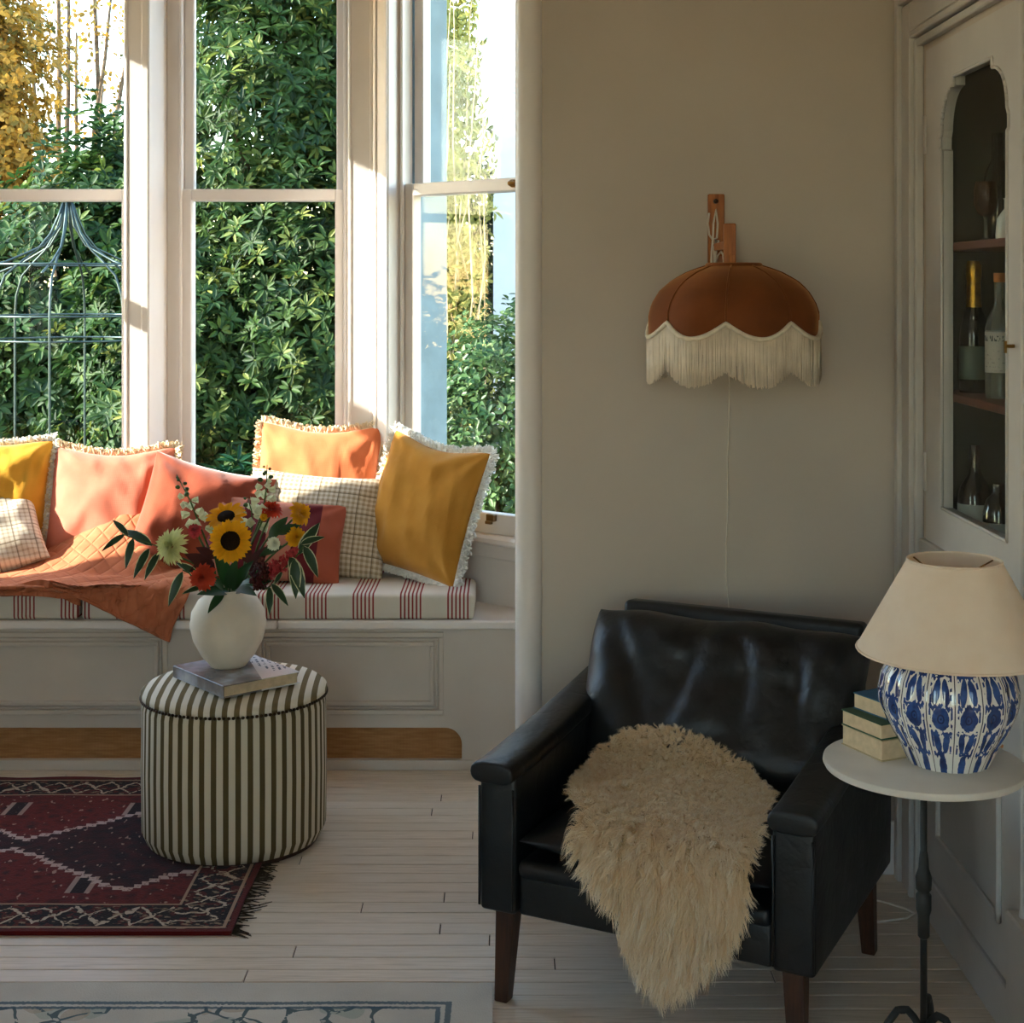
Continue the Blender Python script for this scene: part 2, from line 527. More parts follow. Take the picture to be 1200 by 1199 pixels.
    marks = ((z - .128).abs().lt(.006)) * (m.noise(230, 1, m.scaled((1, 1, .25)))).gt(.5)
    l2 = ((z * 120).fract().lt(.3)) * z.lt(.105) * (m.noise(150, 1)).gt(.56)
    m.color(m.mix(marks.mx(l2 * .4), (196, 196, 190), (74, 84, 88))); MT['bottle_label'] = m.mat
    flat('sage_label', (92, 106, 96), .5, .3, .05)
    flat('pale_label', (186, 190, 180), .6, .3, .05)
    flat('glazed_white', (206, 206, 200), .15, .5, .03)
    flat('cabinet_green', (52, 56, 46), .6, .3, .08)
    flat('shelf_red', (92, 50, 36), .55, .3, .08)
    # plants
    def leafm(name, dark, mid, light, tl=.3, rough=.55):
        m = M(name, rough, .22)
        col = m.ramp(m.attr('rnd'), [(0, dark), (.55, mid), (1, light)])
        m.color(col).translucent(col, tl); MT[name] = m.mat
    leafm('rhododendron_leaf', (22, 46, 20), (58, 84, 36), (150, 152, 72))
    leafm('laurel_leaf', (20, 44, 22), (50, 78, 34), (124, 134, 60))
    leafm('autumn_leaf', (84, 84, 40), (168, 126, 48), (230, 176, 60), .45, .6)
    leafm('pale_leaf', (96, 104, 50), (166, 164, 92), (206, 190, 120), .4, .55)
    leafm('small_leaf', (36, 64, 36), (74, 100, 56), (150, 160, 110), .3, .35)
    leafm('strap_leaf', (90, 120, 40), (150, 174, 70), (214, 220, 140), .45, .45)
    leafm('fern_leaf', (18, 50, 30), (36, 80, 44), (80, 116, 60), .3, .5)
    flat('bark', (92, 78, 62), .9, .1, .25, 20, .6, 30)
    flat('twig', (168, 148, 116), .85, .1, .2, 20)
    flat('soil', (86, 62, 44), 1, .05, .3, 6, .8, 12)
    flat('lawn', (74, 88, 46), 1, .05, .25, 5, .8, 40)
    flat('render_white', (218, 222, 226), .9, .1, .03, 6, .4, 40)
    flat('roof_slate', (90, 96, 104), .7, .2, .1)
    flat('garden_metal', (54, 68, 66), .4, .5, .1, 30, metal=.6)
    flat('stem_green', (62, 88, 40), .6, .3, .1, 30)
    flat('sunflower_petal', (230, 164, 16), .6, .2, .1, 20).translucent((235, 160, 10), .25)
    flat('sunflower_disc', (34, 22, 12), .95, .1, .3, 300, .9, 400)
    flat('white_petal', (226, 228, 204), .6, .2, .05, 20).translucent((220, 226, 190), .25)
    flat('pale_dahlia', (212, 214, 150), .65, .2, .1, 30).translucent((214, 214, 150), .25)
    flat('coral_dahlia', (186, 66, 42), .65, .2, .12, 30).translucent((200, 70, 40), .2)
    flat('red_dahlia', (206, 72, 48), .65, .2, .12, 30).translucent((220, 80, 50), .2)
    flat('pink_bloom', (176, 62, 66), .8, .2, .25, 90).translucent((190, 70, 70), .2)
    flat('burgundy_leaf', (66, 24, 22), .6, .3, .2, 20)
    flat('yellow_bloom', (214, 156, 22), .65, .2, .1, 30).translucent((220, 160, 20), .25)
    flat('bouquet_leaf', (34, 62, 34), .4, .4, .15, 18).translucent((50, 90, 40), .2)
    m = M('variegated_leaf', .4, .4)
    n = m.attr('rnd') + (m.noise(60, 2) - .5) * .3
    m.color(m.ramp(n, [(.45, (30, 60, 34)), (.62, (40, 72, 40)), (.72, (196, 198, 158))])); MT['variegated_leaf'] = m.mat
    flat('hardware', (120, 96, 66), .4, .5, .05, metal=.8)
make_materials()

# ------------------------------------------------------------------ the room shell
ZC = 3.0
X0, X1 = -3.6, 0.97          # left and right wall faces
Y0, Y1 = -2.4, 3.69          # rear wall and chimney-side wall faces
AZ = Vector((0, 0, 1))

def make_floor():
    fl = struct(MB().box(X0 - .2, X1 + .6, Y0 - .2, 4.60, -.12, -.004).build('floor', 'subfloor'))
    rnd = random.Random(5)
    pw = .0575; gap = .0012
    y = 2.42; row = 0
    known = {(3.13, 3.20): [-.31], (3.19, 3.25): [-.88], (3.03, 3.1): [-.4]}
    while y < 4.47:
        x = X0 - rnd.uniform(0, 1.2)
        while x < X1:
            L = rnd.uniform(.9, 2.3)
            xa, xb = max(x, X0), min(x + L, X1)
            if X1 - xb < .15: xb = X1
            if xb - xa > .05 and xb > -2.7:
                t = MB().box(xa + gap, xb - gap, y + gap, y + pw - gap, -.02, rnd.uniform(-.0006, 0))
                t.build('plank', 'floor_plank', fl, world=True, origin=None, bevel=.0012, seg=1)
            x += L
            if xb == X1: break
        y += pw; row += 1
    # boards behind the photographer, laid as one
    MB().box(X0, X1, Y0, 2.42, -.02, -.0004).build('floorboards', 'floor_plank', fl, world=True)
    MB().box(X0, -2.7, 2.42, Y1, -.02, -.0004).build('floorboards', 'floor_plank', fl, world=True)
    return fl
make_floor()

struct(MB().box(X0 - .25, X1 + .5, Y0 - .25, Y1 + .25, ZC, ZC + .2).box(-2.75, .45, Y1 + .25, 5.48, ZC, ZC + .2).build('ceiling', 'ceiling_paint'))
struct(MB().box(.06, X1 + .5, Y1, Y1 + .25, 0, ZC).build('wall_back', 'wall_plaster'))
struct(MB().box(X0 - .25, -2.6, Y1, Y1 + .25, -.5, ZC).build('wall_back_left', 'wall_plaster'))
struct(MB().box(.19, .45, Y1 + .25, 4.5, -.5, ZC).build('wall_return_right', 'wall_plaster'))
struct(MB().box(-2.85, -2.6, Y1 + .25, 4.20, -.5, ZC).build('wall_return_left', 'wall_plaster'))
w = MB()
FILL_LW = [(-1.5, -.6)]; LZ0, LZ1 = .9, 2.5  # left wall opening added out of view so sun bounces in as fill
for a, b_ in ((Y0 - .25, FILL_LW[0][0]), (FILL_LW[0][1], Y1)): w.box(X0 - .25, X0, a, b_, -.5, ZC)
for a, b_ in FILL_LW: w.box(X0 - .25, X0, a, b_, -.5, LZ0).box(X0 - .25, X0, a, b_, LZ1, ZC)
struct(w.build('wall_left', 'wall_plaster'))
# rounded corner bead where the bay opens
b = MB(); b.lathe([(.034, 0), (.034, ZC)], 28, (.042, Y1 + .012, 0))
struct(b.build('trim_1', 'white_paint', smooth=40))
struct(MB().box(.08, X1, Y1 - .018, Y1, 0, .13).build('baseboard_back', 'white_paint', bevel=.004))

# right wall with the cupboard opening
CY0, CY1, CZ0, CZ1 = 2.80, 3.46, .86, 2.0
w = MB()
w.box(X1, X1 + .04, Y0, CY0, 0, ZC).box(X1, X1 + .04, CY1, Y1, 0, ZC)
w.box(X1, X1 + .04, CY0, CY1, 0, CZ0).box(X1, X1 + .04, CY0, CY1, CZ1, ZC)
w.box(X1 + .04, X1 + .5, Y0, Y1, CZ1 + .1, ZC).box(X1 + .3, X1 + .5, Y0, Y1, 0, CZ1 + .1)
struct(w.build('wall_right', 'wall_plaster'))

# rear wall with two tall windows
w = MB()
RW = [(-1.3, -.3), (.0, .5)]; RZ0, RZ1 = .6, 2.7
xs = [X0, RW[0][0], RW[0][1], RW[1][0], RW[1][1], X1]
for a, b_ in ((0, 1), (2, 3), (4, 5)): w.box(xs[a], xs[b_], Y0 - .25, Y0, 0, ZC)
for a, b_ in RW: w.box(a, b_, Y0 - .25, Y0, 0, RZ0).box(a, b_, Y0 - .25, Y0, RZ1, ZC)
struct(w.build('wall_rear', 'wall_plaster'))

# ------------------------------------------------------------------ sash windows
def sash_window(name, o, ax, ay, W, z0, z1, zr, jl=.05, jr=.04, st=.034, depth=.24):
    """o: inner left corner at sash plane; ax along, ay outwards"""
    o = Vector(o); ax = Vector(ax).normalized(); ay = Vector(ay).normalized()
    H = holder(name, o + AZ * z0)
    def bld(nm, mb, mat, par=H, bev=.003): return mb.build(nm, mat, par, world=True, bevel=bev, seg=1)
    def bx(*a): return MB().obox(o, ax, ay, AZ, *a)
    bld('jamb', bx(0, jl, .0, depth, z0, z1), 'white_paint'); bld('jamb', bx(W - jr, W, .0, depth, z0, z1), 'white_paint')
    bld('head_lining', bx(jl, W - jr, .0, depth, z1 - .04, z1), 'white_paint')
    bld('sill', bx(0, W, -.035, depth + .03, z0 - .028, z0), 'white_paint', bev=.008)
    # staff beads
    for xx in (jl - .008, W - jr - .004):
        bld('staff_bead', bx(xx, xx + .012, -.012, .004, z0, z1 - .04), 'white_paint')
    a, b_ = jl, W - jr
    # lower sash, inside
    g = bx(a, a + st, .004, .044, z0, zr + .02); g.obox(o, ax, ay, AZ, b_ - st, b_, .004, .044, z0, zr + .02)
    g.obox(o, ax, ay, AZ, a + st, b_ - st, .004, .044, z0, z0 + .065); g.obox(o, ax, ay, AZ, a + st, b_ - st, .004, .044, zr - .02, zr + .02)
    s = bld('lower_sash', g, 'white_paint')
    bld('pane', bx(a + st - .004, b_ - st + .004, .022, .026, z0 + .06, zr - .015), 'window_glass', s, 0)
    # upper sash, outside
    g = bx(a, a + st, .05, .09, zr - .02, z1 - .04); g.obox(o, ax, ay, AZ, b_ - st, b_, .05, .09, zr - .02, z1 - .04)
    g.obox(o, ax, ay, AZ, a + st, b_ - st, .05, .09, z1 - .095, z1 - .04); g.obox(o, ax, ay, AZ, a + st, b_ - st, .05, .09, zr - .02, zr + .018)
    s = bld('upper_sash', g, 'white_paint')
    bld('pane', bx(a + st - .004, b_ - st + .004, .068, .072, zr + .013, z1 - .09), 'window_glass', s, 0)
    return H
SZ0, SZ1, SZR = .668, 2.72, 1.767
BX = Vector((1, 0, 0)); BY = Vector((0, 1, 0))
NR = Vector((math.sin(R(40)), math.cos(R(40)), 0)); AR = Vector((math.cos(R(40)), -math.sin(R(40)), 0))
NL_ = Vector((-math.sin(R(60)), math.cos(R(60)), 0)); AL = Vector((math.cos(R(60)), math.sin(R(60)), 0))
PC = Vector((-.4066, 4.904, 0)); OR = PC + NR * .06
PL = Vector((-2.065, 4.889, 0)); WL = .80; OL = PL + NL_ * .06 - AL * WL
sash_window('window_1', (-1.946, 5.2, 0), BX, BY, .659, SZ0, SZ1, SZR)
sash_window('window_2', (-1.202, 5.2, 0), BX, BY, .659, SZ0, SZ1, SZR)
w3 = sash_window('window_3', OR, AR, NR, .62, SZ0, SZ1, SZR, jl=.012, jr=.03, st=.040, depth=.045)
sash_window('window_4', OL, AL, NL_, WL, SZ0, SZ1, SZR, jl=.03, jr=.012, depth=.13)
# catch on the meeting rail and lift on the bottom rail of the side window
c = OR + AR * .492 + AZ * SZR
t = MB(); t.obox(c, AR, -NR, AZ, -.008, .008, -.004, .012, -.012, .012); t.lathe([(.0, -.012), (.012, -.004), (.012, .004), (0, .012)], 10, c - NR * .018)
t.build('sash_catch', 'brass', w3, world=True, bevel=.002, seg=1)
c = OR + AR * .40 + AZ * (SZ0 + .055)
t = MB(); t.obox(c, AR, -NR, AZ, -.016, .016, -.004, .014, -.012, .010).obox(c, AR, -NR, AZ, -.012, .012, .010, .024, -.020, -.010)
t.build('sash_lift', 'hardware', w3, world=True, bevel=.002, seg=1)
for i, (a, b_) in enumerate(RW):
    sash_window('window_%d' % (5 + i), (b_, Y0, 0), -BX, -BY, b_ - a, RZ0, RZ1, 1.7)
for i, (a, b_) in enumerate(FILL_LW):  # unseen window, added only to brighten the interior
    sash_window('window_%d' % (7 + i), (X0, a, 0), BY, -BX, b_ - a, LZ0, LZ1, 1.7)

# posts between the windows
def post(name, poly, z0, z1, mat, bev=.004):
    return struct(MB().prism(poly, lambda p, q, t: (p, q, t), z0, z1).build(name, mat, bevel=bev, seg=2))
ZB = .45
pm = post('trim_2', [(-1.287, 4.95), (-1.202, 4.95), (-1.202, 5.44), (-1.287, 5.44)], ZB, ZC, 'white_paint')
for xa, xb in ((-1.284, -1.275), (-1.228, -1.206)):
    MB().box(xa, xb, 4.9478, 4.952, SZ0, ZC).build('bead', 'white_paint', pm, world=True, bevel=.003)
D1 = PC + NR * .10
pr = post('trim_3', [(-.543, 4.95), (-.461, 4.95), tuple(PC[:2]), tuple(D1[:2]), (-.543, 5.30)], ZB, ZC, 'white_paint')
MB().box(-.541, -.533, 4.9480, 4.952, SZ0, ZC).build('bead', 'white_paint', pr, world=True, bevel=.003)
MB().box(-.472, -.462, 4.9478, 4.952, SZ0, ZC).build('bead', 'white_paint', pr, world=True, bevel=.003)
for t0, t1 in ((.004, .018), (.054, .068)):
    MB().obox(Vector((-.461, 4.95, 0)), AR, NR, AZ, t0, t1, -.006, .003, SZ0, ZC).build('bead', 'white_paint', pr, world=True, bevel=.003)
D2 = PC + NR * .285
post('trim_4', [tuple((PC + NR * .1)[:2]), tuple(D2[:2]), (-.26, 5.46), (-.543, 5.46), (-.543, 5.30)], ZB - .9, ZC, 'exterior_paint')
ER = OR + AR * .62
post('trim_5', [tuple((ER - NR * .06)[:2]), (.19, 4.40), (.45, 4.50), tuple((ER + NR * .19)[:2])], 0, ZC, 'white_paint')
pl = post('trim_6', [(-1.946, 4.95), (-1.946, 5.44), (-2.2, 5.40), tuple((PL + NL_ * .19)[:2]), tuple(PL[:2]), (-2.03, 4.95)], ZB, ZC, 'white_paint')
post('trim_7', [tuple((OL - NL_ * .06)[:2]), tuple((OL + NL_ * .19)[:2]), (-2.85, 4.21), (-2.6, 4.08)], 0, ZC, 'white_paint')
# walls under and over the windows of the bay
def bay_wall(nm, o, ax, ay, W, back=.0):
    m = MB(); m.obox(Vector(o), ax, ay, AZ, 0, W, .012, .24, -.5, SZ0 - .028); m.obox(Vector(o), ax, ay, AZ, 0, W, -back, .24, SZ1, ZC)
    h = struct(m.build(nm, 'white_paint'))
    # moulded board under the sill
    q = MB().obox(Vector(o), ax, ay, AZ, 0, W, -.012, .012, SZ0 - .075, SZ0 - .028)
    q.build('sill_apron', 'white_paint', h, world=True, bevel=.006)
    return h
bay_wall('wall_bay_1', (-1.946, 5.2, 0), BX, BY, .659, .25)
bay_wall('wall_bay_2', (-1.202, 5.2, 0), BX, BY, .659, .25)
bay_wall('wall_bay_3', OR, AR, NR, .62, .06)
bay_wall('wall_bay_4', OL, AL, NL_, WL, .06)

# ------------------------------------------------------------------ built-in window seat
def make_seat():
    t = thing('window_seat', 'pale painted panelled window seat built into the bay', 'window seat', (-1.1, 4.47, 0))
    YF = 4.47
    def board(xa, xb, poly):
        m = MB().prism(poly, lambda p, q, z: (p, q, z), .424, .45)
        m.build('seat_board', 'white_paint', t, world=True, bevel=.006)
    board(0, 0, [(-.70, 4.453), (.19, 4.453), (.19, 4.50), (.10, 4.56), (-.365, 4.95), (-.43, 5.21), (-.70, 5.21)])
    board(0, 0, [(-2.38, 4.453), (-.702, 4.453), (-.702, 5.21), (-2.0, 5.21), (-2.115, 4.92)])
    # front: upper board with a recessed cane strip cut out below
    xr = -.150; z1 = .127; z0 = .031
    m = MB().box(-2.40, .19, YF, YF + .02, z1, .424).box(xr, .19, YF, YF + .02, z0, z1)
    rr = .05
    arc = [(xr, z1)] + [(xr - rr + rr * math.cos(a), z1 - rr + rr * math.sin(a)) for a in [i * math.pi / 16 for i in range(0, 9)]]
    m.prism(arc, lambda p, q, y: (p, y, q), YF, YF + .02)
    m.build('front_panel', 'grey_paint', t, world=True)
    MB().box(-2.40, .19, YF - .006, YF + .02, 0, z0).build('plinth', 'grey_paint', t, world=True, bevel=.003)
    MB().box(-2.40, xr + .02, YF + .016, YF + .024, z0, z1 + .02).build('cane_strip', 'cane', t, world=True)
    # moulded panel frames
    def frame(xa, xb, za, zb):
        m = MB()
        for off, wd, pr in ((0, .014, .010), (.017, .007, .006), (.028, .012, .013)):
            a, b_, c, d = xa + off, xb - off, za + off, zb - off
            m.box(a, b_, YF - pr, YF + .002, d - wd, d).box(a, b_, YF - pr, YF + .002, c, c + wd)
            m.box(a, a + wd, YF - pr, YF + .002, c + wd, d - wd).box(b_ - wd, b_, YF - pr, YF + .002, c + wd, d - wd)
        m.build('panel_moulding', 'grey_paint', t, world=True, bevel=.002, seg=1)
    frame(-.762, -.205, .168, .414)
    frame(-2.05, -1.03, .168, .414)
    return t
make_seat()

# ------------------------------------------------------------------ corner cupboard in the right wall
def make_cupboard():
    t = thing('glazed_cupboard', 'grey painted built-in cupboard with arched glazed door', 'cupboard', (X1, 3.1, 0))
    XF = X1
    def casing(prof, nm='casing'):
        # stepped casing: boards up both sides and over the top, outer edges given by prof (inset, width, projection)
        m = MB()
        for ins, wd, pr in prof:
            ya, yb, zt = CY0 - .15 + ins, CY1 + .20 - ins, CZ1 + .16 - ins
            m.box(XF - pr, XF, yb - wd, yb, 0, zt).box(XF - pr, XF, ya, ya + wd, 0, zt).box(XF - pr, XF, ya + wd, yb - wd, zt - wd, zt)
        return m.build(nm, 'door_paint', t, world=True, bevel=.003, seg=1)
    casing([(0, .030, .034), (.034, .070, .024), (.108, .016, .030), (.128, .018, .020)])
    # carcass
    MB().box(XF + .29, XF + .30, CY0, CY1, CZ0, CZ1).build('back_panel', 'cabinet_green', t, world=True)
    MB().box(XF + .04, XF + .30, CY1 - .001, CY1 + .012, CZ0, CZ1).build('side_panel', 'cabinet_green', t, world=True)
    MB().box(XF + .04, XF + .30, CY0 - .012, CY0 + .001, CZ0, CZ1).build('side_panel', 'cabinet_green', t, world=True)
    MB().box(XF + .04, XF + .30, CY0, CY1, CZ1 - .001, CZ1 + .012).build('top_panel', 'cabinet_green', t, world=True)
    for z in (.88, 1.209, 1.5465):
        MB().box(XF + .015, XF + .29, CY0 + .002, CY1 - .002, z - .018, z).build('shelf', 'shelf_red', t, world=True, bevel=.002, seg=1)
    # glazed door, hinged on the far side
    ya, yb, za, zb = CY0 + .02, CY1 - .004, CZ0 + .004, CZ1 - .006
    ga, gb, gz0, gz1 = 2.885, 3.325, .955, 1.905      # glass opening
    r = .09
    def arch(n=10):
        pts = [(ga, gz0), (gb, gz0)]
        pts += [(gb, gz1 - .155), (gb + .010, gz1 - .150), (gb + .010, gz1 - .125)]
        pts += [(gb - r + r * math.cos(a), gz1 - .02 - r + r * math.sin(a)) for a in [i * math.pi / 2 / n for i in range(n + 1)]]
        pts += [(gb - r, gz1), (ga + r, gz1)]
        pts += [(ga + r - r * math.sin(a), gz1 - .02 - r + r * math.cos(a)) for a in [i * math.pi / 2 / n for i in range(n + 1)]]
        pts += [(ga - .010, gz1 - .125), (ga - .010, gz1 - .150), (ga, gz1 - .155)]
        return pts
    inner = arch()
    bm = bmesh.new()
    def loop(pts, x): return [bm.verts.new((x, p, q)) for p, q in pts]
    outer = [(ya, za), (yb, za), (yb, zb), (ya, zb)]
    for x in (XF - .012, XF + .012):
        lo = loop(outer, x); li = loop(inner, x)
        ee = [bm.edges.new((l[i], l[(i + 1) % len(l)])) for l in (lo, li) for i in range(len(l))]
        bmesh.ops.triangle_fill(bm, edges=ee, use_beauty=True)
    bm.verts.ensure_lookup_table()
    n = len(outer) + len(inner)
    for base, cnt in ((0, 4), (4, len(inner))):
        for i in range(cnt):
            a, b_ = base + i, base + (i + 1) % cnt
            bm.faces.new((bm.verts[a], bm.verts[b_], bm.verts[b_ + n], bm.verts[a + n]))
    m = MB(); m.add([v.co.copy() for v in bm.verts], [[v.index for v in f.verts] for f in bm.faces] if not bm.verts.index_update() else [])
    bm.free()
    d = m.build('door', 'door_paint', t, world=True)
    mm = MB(); pts = [(XF - .013, p, q) for p, q in inner]
    for i in range(len(pts)):
        mm.tube([pts[i], pts[(i + 1) % len(pts)]], .004, 6)
    mm.build('glazing_bead', 'door_paint', d, world=True, smooth=True)
    MB().box(XF - .002, XF + .002, ga - .015, gb + .015, gz0 - .01, gz1 + .01).build('pane', 'cupboard_glass', d, world=True)
    MB().tube([(XF - .014, 2.842, 1.335), (XF - .030, 2.842, 1.335)], .0035, 8).box(XF - .033, XF - .029, 2.839, 2.845, 1.322, 1.345).build('door_hook', 'brass', d, world=True)
    for z in (1.02, 1.80):
        MB().box(XF - .016, XF + .004, yb - .004, yb + .012, z - .045, z + .045).build('hinge', 'door_paint', d, world=True, bevel=.002, seg=1)
    # panelled lower door
    m = MB().box(XF - .012, XF + .002, CY0 + .02, CY1 - .004, .10, CZ0 - .03)
    ld = m.build('lower_door', 'door_paint', t, world=True, bevel=.002, seg=1)
    m = MB(); a, b_, c, e = CY0 + .12, CY1 - .10, .20, CZ0 - .13
    m.box(XF - .022, XF - .010, a, b_, e - .02, e).box(XF - .022, XF - .010, a, b_, c, c + .02).box(XF - .022, XF - .010, a, a + .02, c, e).box(XF - .022, XF - .010, b_ - .02, b_, c, e)
    m.build('panel_moulding', 'door_paint', ld, world=True, bevel=.004, seg=1)
    MB().box(XF - .022, XF, CY0 - .02, CY1 + .02, CZ0 - .03, CZ0 + .003).build('mid_rail', 'door_paint', t, world=True, bevel=.003, seg=1)
    MB().box(XF - .02, XF, CY0 + .01, CY1 + .01, 0, .10).build('toe_board', 'door_paint', t, world=True, bevel=.003, seg=1)
    MB().box(XF - .045, XF, CY0 - .155, CY0 + .002, 0, .28).build('plinth_block', 'door_paint', t, world=True, bevel=.004, seg=1)
    return t
make_cupboard()
struct(MB().box(X1 - .018, X1, Y0, CY0 - .16, 0, .14).build('baseboard_right', 'door_paint', bevel=.004))

# ------------------------------------------------------------------ garden
GZ = -.45
struct(MB().box(-40, 40, 4.9, 60, GZ - .3, GZ).build('ground_garden', 'soil'))
struct(MB().box(-40, 40, -40, Y0 - .26, GZ - .3, GZ).build('ground_rear', 'lawn'))
struct(MB().box(-40, X0 - .26, Y0 - .26, 4.9, GZ - .3, GZ).build('ground_side', 'lawn'))

def leaves(blobs, L, W, seed, whorl=7, spread=(50, 85), shell=.55, fold=.25, curl=.2, up=.5, clip=None):
    """blobs: (centre, radii, clusters). returns V, F, attr"""
    g = np.random.default_rng(seed)
    P = []; A = []
    for c, r, n in blobs:
        d = g.normal(size=(n, 3)); d /= np.linalg.norm(d, axis=1)[:, None]
        rad = shell + (1 - shell) * g.random(n) ** .7
        # lumpy outline
        lump = 1 + .12 * np.sin(d[:, 0] * 7 + seed) * np.cos(d[:, 2] * 6 + seed * 2) + .07 * np.sin(d[:, 1] * 13 + d[:, 2] * 11)
        p = np.array(c) + d * np.array(r) * (rad * lump)[:, None]
        nrm = d / np.array(r); nrm /= np.linalg.norm(nrm, axis=1)[:, None]
        ax = nrm + np.array([0, 0, up]) + g.normal(size=(n, 3)) * .35
        ax /= np.linalg.norm(ax, axis=1)[:, None]
        P.append(p); A.append(ax)
    P = np.concatenate(P); A = np.concatenate(A)
    k = P[:, 2] > GZ + .05
    if clip is not None: k &= clip(P)
    P = P[k]; A = A[k]
    n = len(P); N = n * whorl
    tone = np.clip(g.normal(.38, .16, n), 0, 1)
    P = np.repeat(P, whorl, 0); A = np.repeat(A, whorl, 0); tone = np.repeat(tone, whorl)
    h = np.cross(A, g.normal(size=(n, 3)).repeat(whorl, 0)); h /= np.linalg.norm(h, axis=1)[:, None] + 1e-9
    h2 = np.cross(A, h)
    ph = np.tile(np.arange(whorl) * 2 * math.pi / whorl, n) + g.normal(size=N) * .25
    th = np.radians(g.uniform(spread[0], spread[1], N))
    rad = h * np.cos(ph)[:, None] + h2 * np.sin(ph)[:, None]
    d = A * np.cos(th)[:, None] + rad * np.sin(th)[:, None]
    nr = A * np.sin(th)[:, None] - rad * np.cos(th)[:, None]
    s = np.cross(d, nr)
    ln = (L * g.uniform(.65, 1.15, N))[:, None]; w = (W * g.uniform(.8, 1.15, N))[:, None]
    b0 = P + rad * .01
    tip = b0 + d * ln - nr * ln * curl
    m1 = b0 + d * ln * .35; m2 = b0 + d * ln * .72 - nr * ln * curl * .45
    V = np.stack([b0, m1 + s * w * .9 + nr * w * fold, m2 + s * w * .8 + nr * w * fold, tip, m2 - s * w * .8 + nr * w * fold, m1 - s * w * .9 + nr * w * fold], 1).reshape(-1, 3)
    i = np.arange(N)[:, None] * 6
    F = np.concatenate([i + np.array([[0, 1, 2, 3]]), i + np.array([[0, 3, 4, 5]])], 1).reshape(-1, 4)
    at = np.clip(np.repeat(tone, 6) + np.repeat(g.normal(0, .12, N), 6), 0, 1)
    return V, F, at

def branches(par, base, tips, r0, mat, name='branch', seed=0, wig=.12):
    rn = random.Random(seed)
    for tp in tips:
        b_ = Vector(base); e = Vector(tp); pts = []
        for i in range(7):
            f = i / 6
            p = b_.lerp(e, f) + Vector((rn.uniform(-1, 1), rn.uniform(-1, 1), rn.uniform(-.5, .5))) * wig * math.sin(f * math.pi)
            pts.append(p)
        MB().tube(pts, [r0 * (1 - .75 * i / 6) for i in range(7)], 6).build(name, mat, par, world=True, smooth=True)

def shrub(name, label, cat, base, blobs, L, W, mat, seed, group=None, tips=None, r0=.03, bm='bark', **kw):
    t = thing(name, label, cat, base, group=group)
    V, F, at = leaves(blobs, L, W, seed, **kw)
    f = np_mesh('foliage', V - np.array(base), F, mat, t, at); f['kind'] = 'stuff'
    if tips: branches(t, base, tips, r0, bm, seed=seed)
    return t

shrub('rhododendron', 'tall evergreen shrub with glossy whorled leaves filling the middle window', 'shrub', (-1.55, 9.6, GZ),
      [((-1.5, 9.6, 2.2), (.88, .9, 2.3), 3600), ((-1.05, 9.3, 1.0), (.95, .9, 1.6), 2400), ((-2.0, 9.2, .6), (.8, .8, 1.3), 1700),
       ((-1.2, 9.8, 3.2), (.7, .8, 1.2), 1400)], .088, .0135, 'rhododendron_leaf', 3, whorl=9,
      tips=[(-1.8, 9.5, 3.2), (-1.5, 9.7, 3.6), (-1.0, 9.4, 2.4), (-1.7, 9.2, 2.0)], r0=.06)
shrub('laurel_bush', 'dense dark green laurel bush behind the metal garden frame', 'shrub', (-3.2, 9.8, GZ),
      [((-2.8, 9.9, .9), (.85, .9, 1.6), 2300), ((-3.8, 9.8, .5), (1.1, .9, 1.45), 2300), ((-2.55, 10.1, 1.5), (.5, .7, 1.15), 1100)],
      .095, .0175, 'laurel_leaf', 5, whorl=7, tips=[(-3.3, 9.8, 1.8), (-2.7, 10.0, 2.1), (-3.8, 9.9, 1.6)], r0=.05)
shrub('laurel_bush', 'laurel bush growing between the rendered house and the tall evergreen shrub', 'shrub', (-.45, 10.6, GZ),
      [((-.45, 10.6, .8), (.5, .6, 1.8), 1500)], .095, .0175, 'laurel_leaf', 8, whorl=7, tips=[(-.5, 10.5, 2.0), (-.3, 10.6, 1.7)], r0=.05)
shrub('autumn_tree', 'tree with dense golden autumn leaves behind the laurel', 'tree', (-6.0, 14.5, GZ),
      [((-5.3, 14.2, 3.5), (1.05, .9, 1.5), 3000), ((-6.2, 14.5, 4.6), (1.6, 1.2, 1.5), 1500), ((-6.4, 14.2, 2.5), (1.1, .9, 1.2), 1300), ((-4.9, 14.4, 2.3), (.7, .6, .9), 900)],
      .085, .022, 'autumn_leaf', 11, whorl=6, shell=.2, tips=[(-5.2, 14.2, 4.2), (-4.9, 14.3, 3.2), (-6.2, 14.4, 5.4), (-6.8, 14.2, 3.6)], r0=.13)
shrub('bare_tree', 'thin branched tree with few yellow leaves against the sky', 'tree', (-4.9, 17, GZ),
      [((-4.7, 17, 3.9), (.75, .7, 1.5), 110), ((-5.2, 17, 5.2), (1.0, .8, 1.2), 80)],
      .075, .024, 'autumn_leaf', 14, whorl=3, shell=.1, tips=[(-4.55, 17, 4.9), (-4.75, 17, 6.0), (-5.1, 17, 5.6), (-4.3, 17, 4.4), (-5.6, 17.2, 5.0), (-4.9, 16.8, 4.3), (-4.2, 17, 5.2), (-5.25, 17, 6.4), (-4.6, 16.8, 3.7)], r0=.055, bm='bark')
shrub('climber_hedge', 'sunlit pale dry climbing hedge seen through the side window', 'shrub', (-.40, 8.6, GZ),
      [((-.42, 8.7, 1.9), (.29, .40, 2.0), 1700), ((-.40, 8.6, .6), (.32, .40, 1.0), 500)], .062, .012, 'pale_leaf', 17, whorl=5, shell=.3, up=-.1, curl=.5,
      tips=[(-.36 + .24 * math.sin(i * 2.1), 8.30 + .12 * math.cos(i * 3), 1.0 + .14 * i) for i in range(20)], r0=.008, bm='twig')
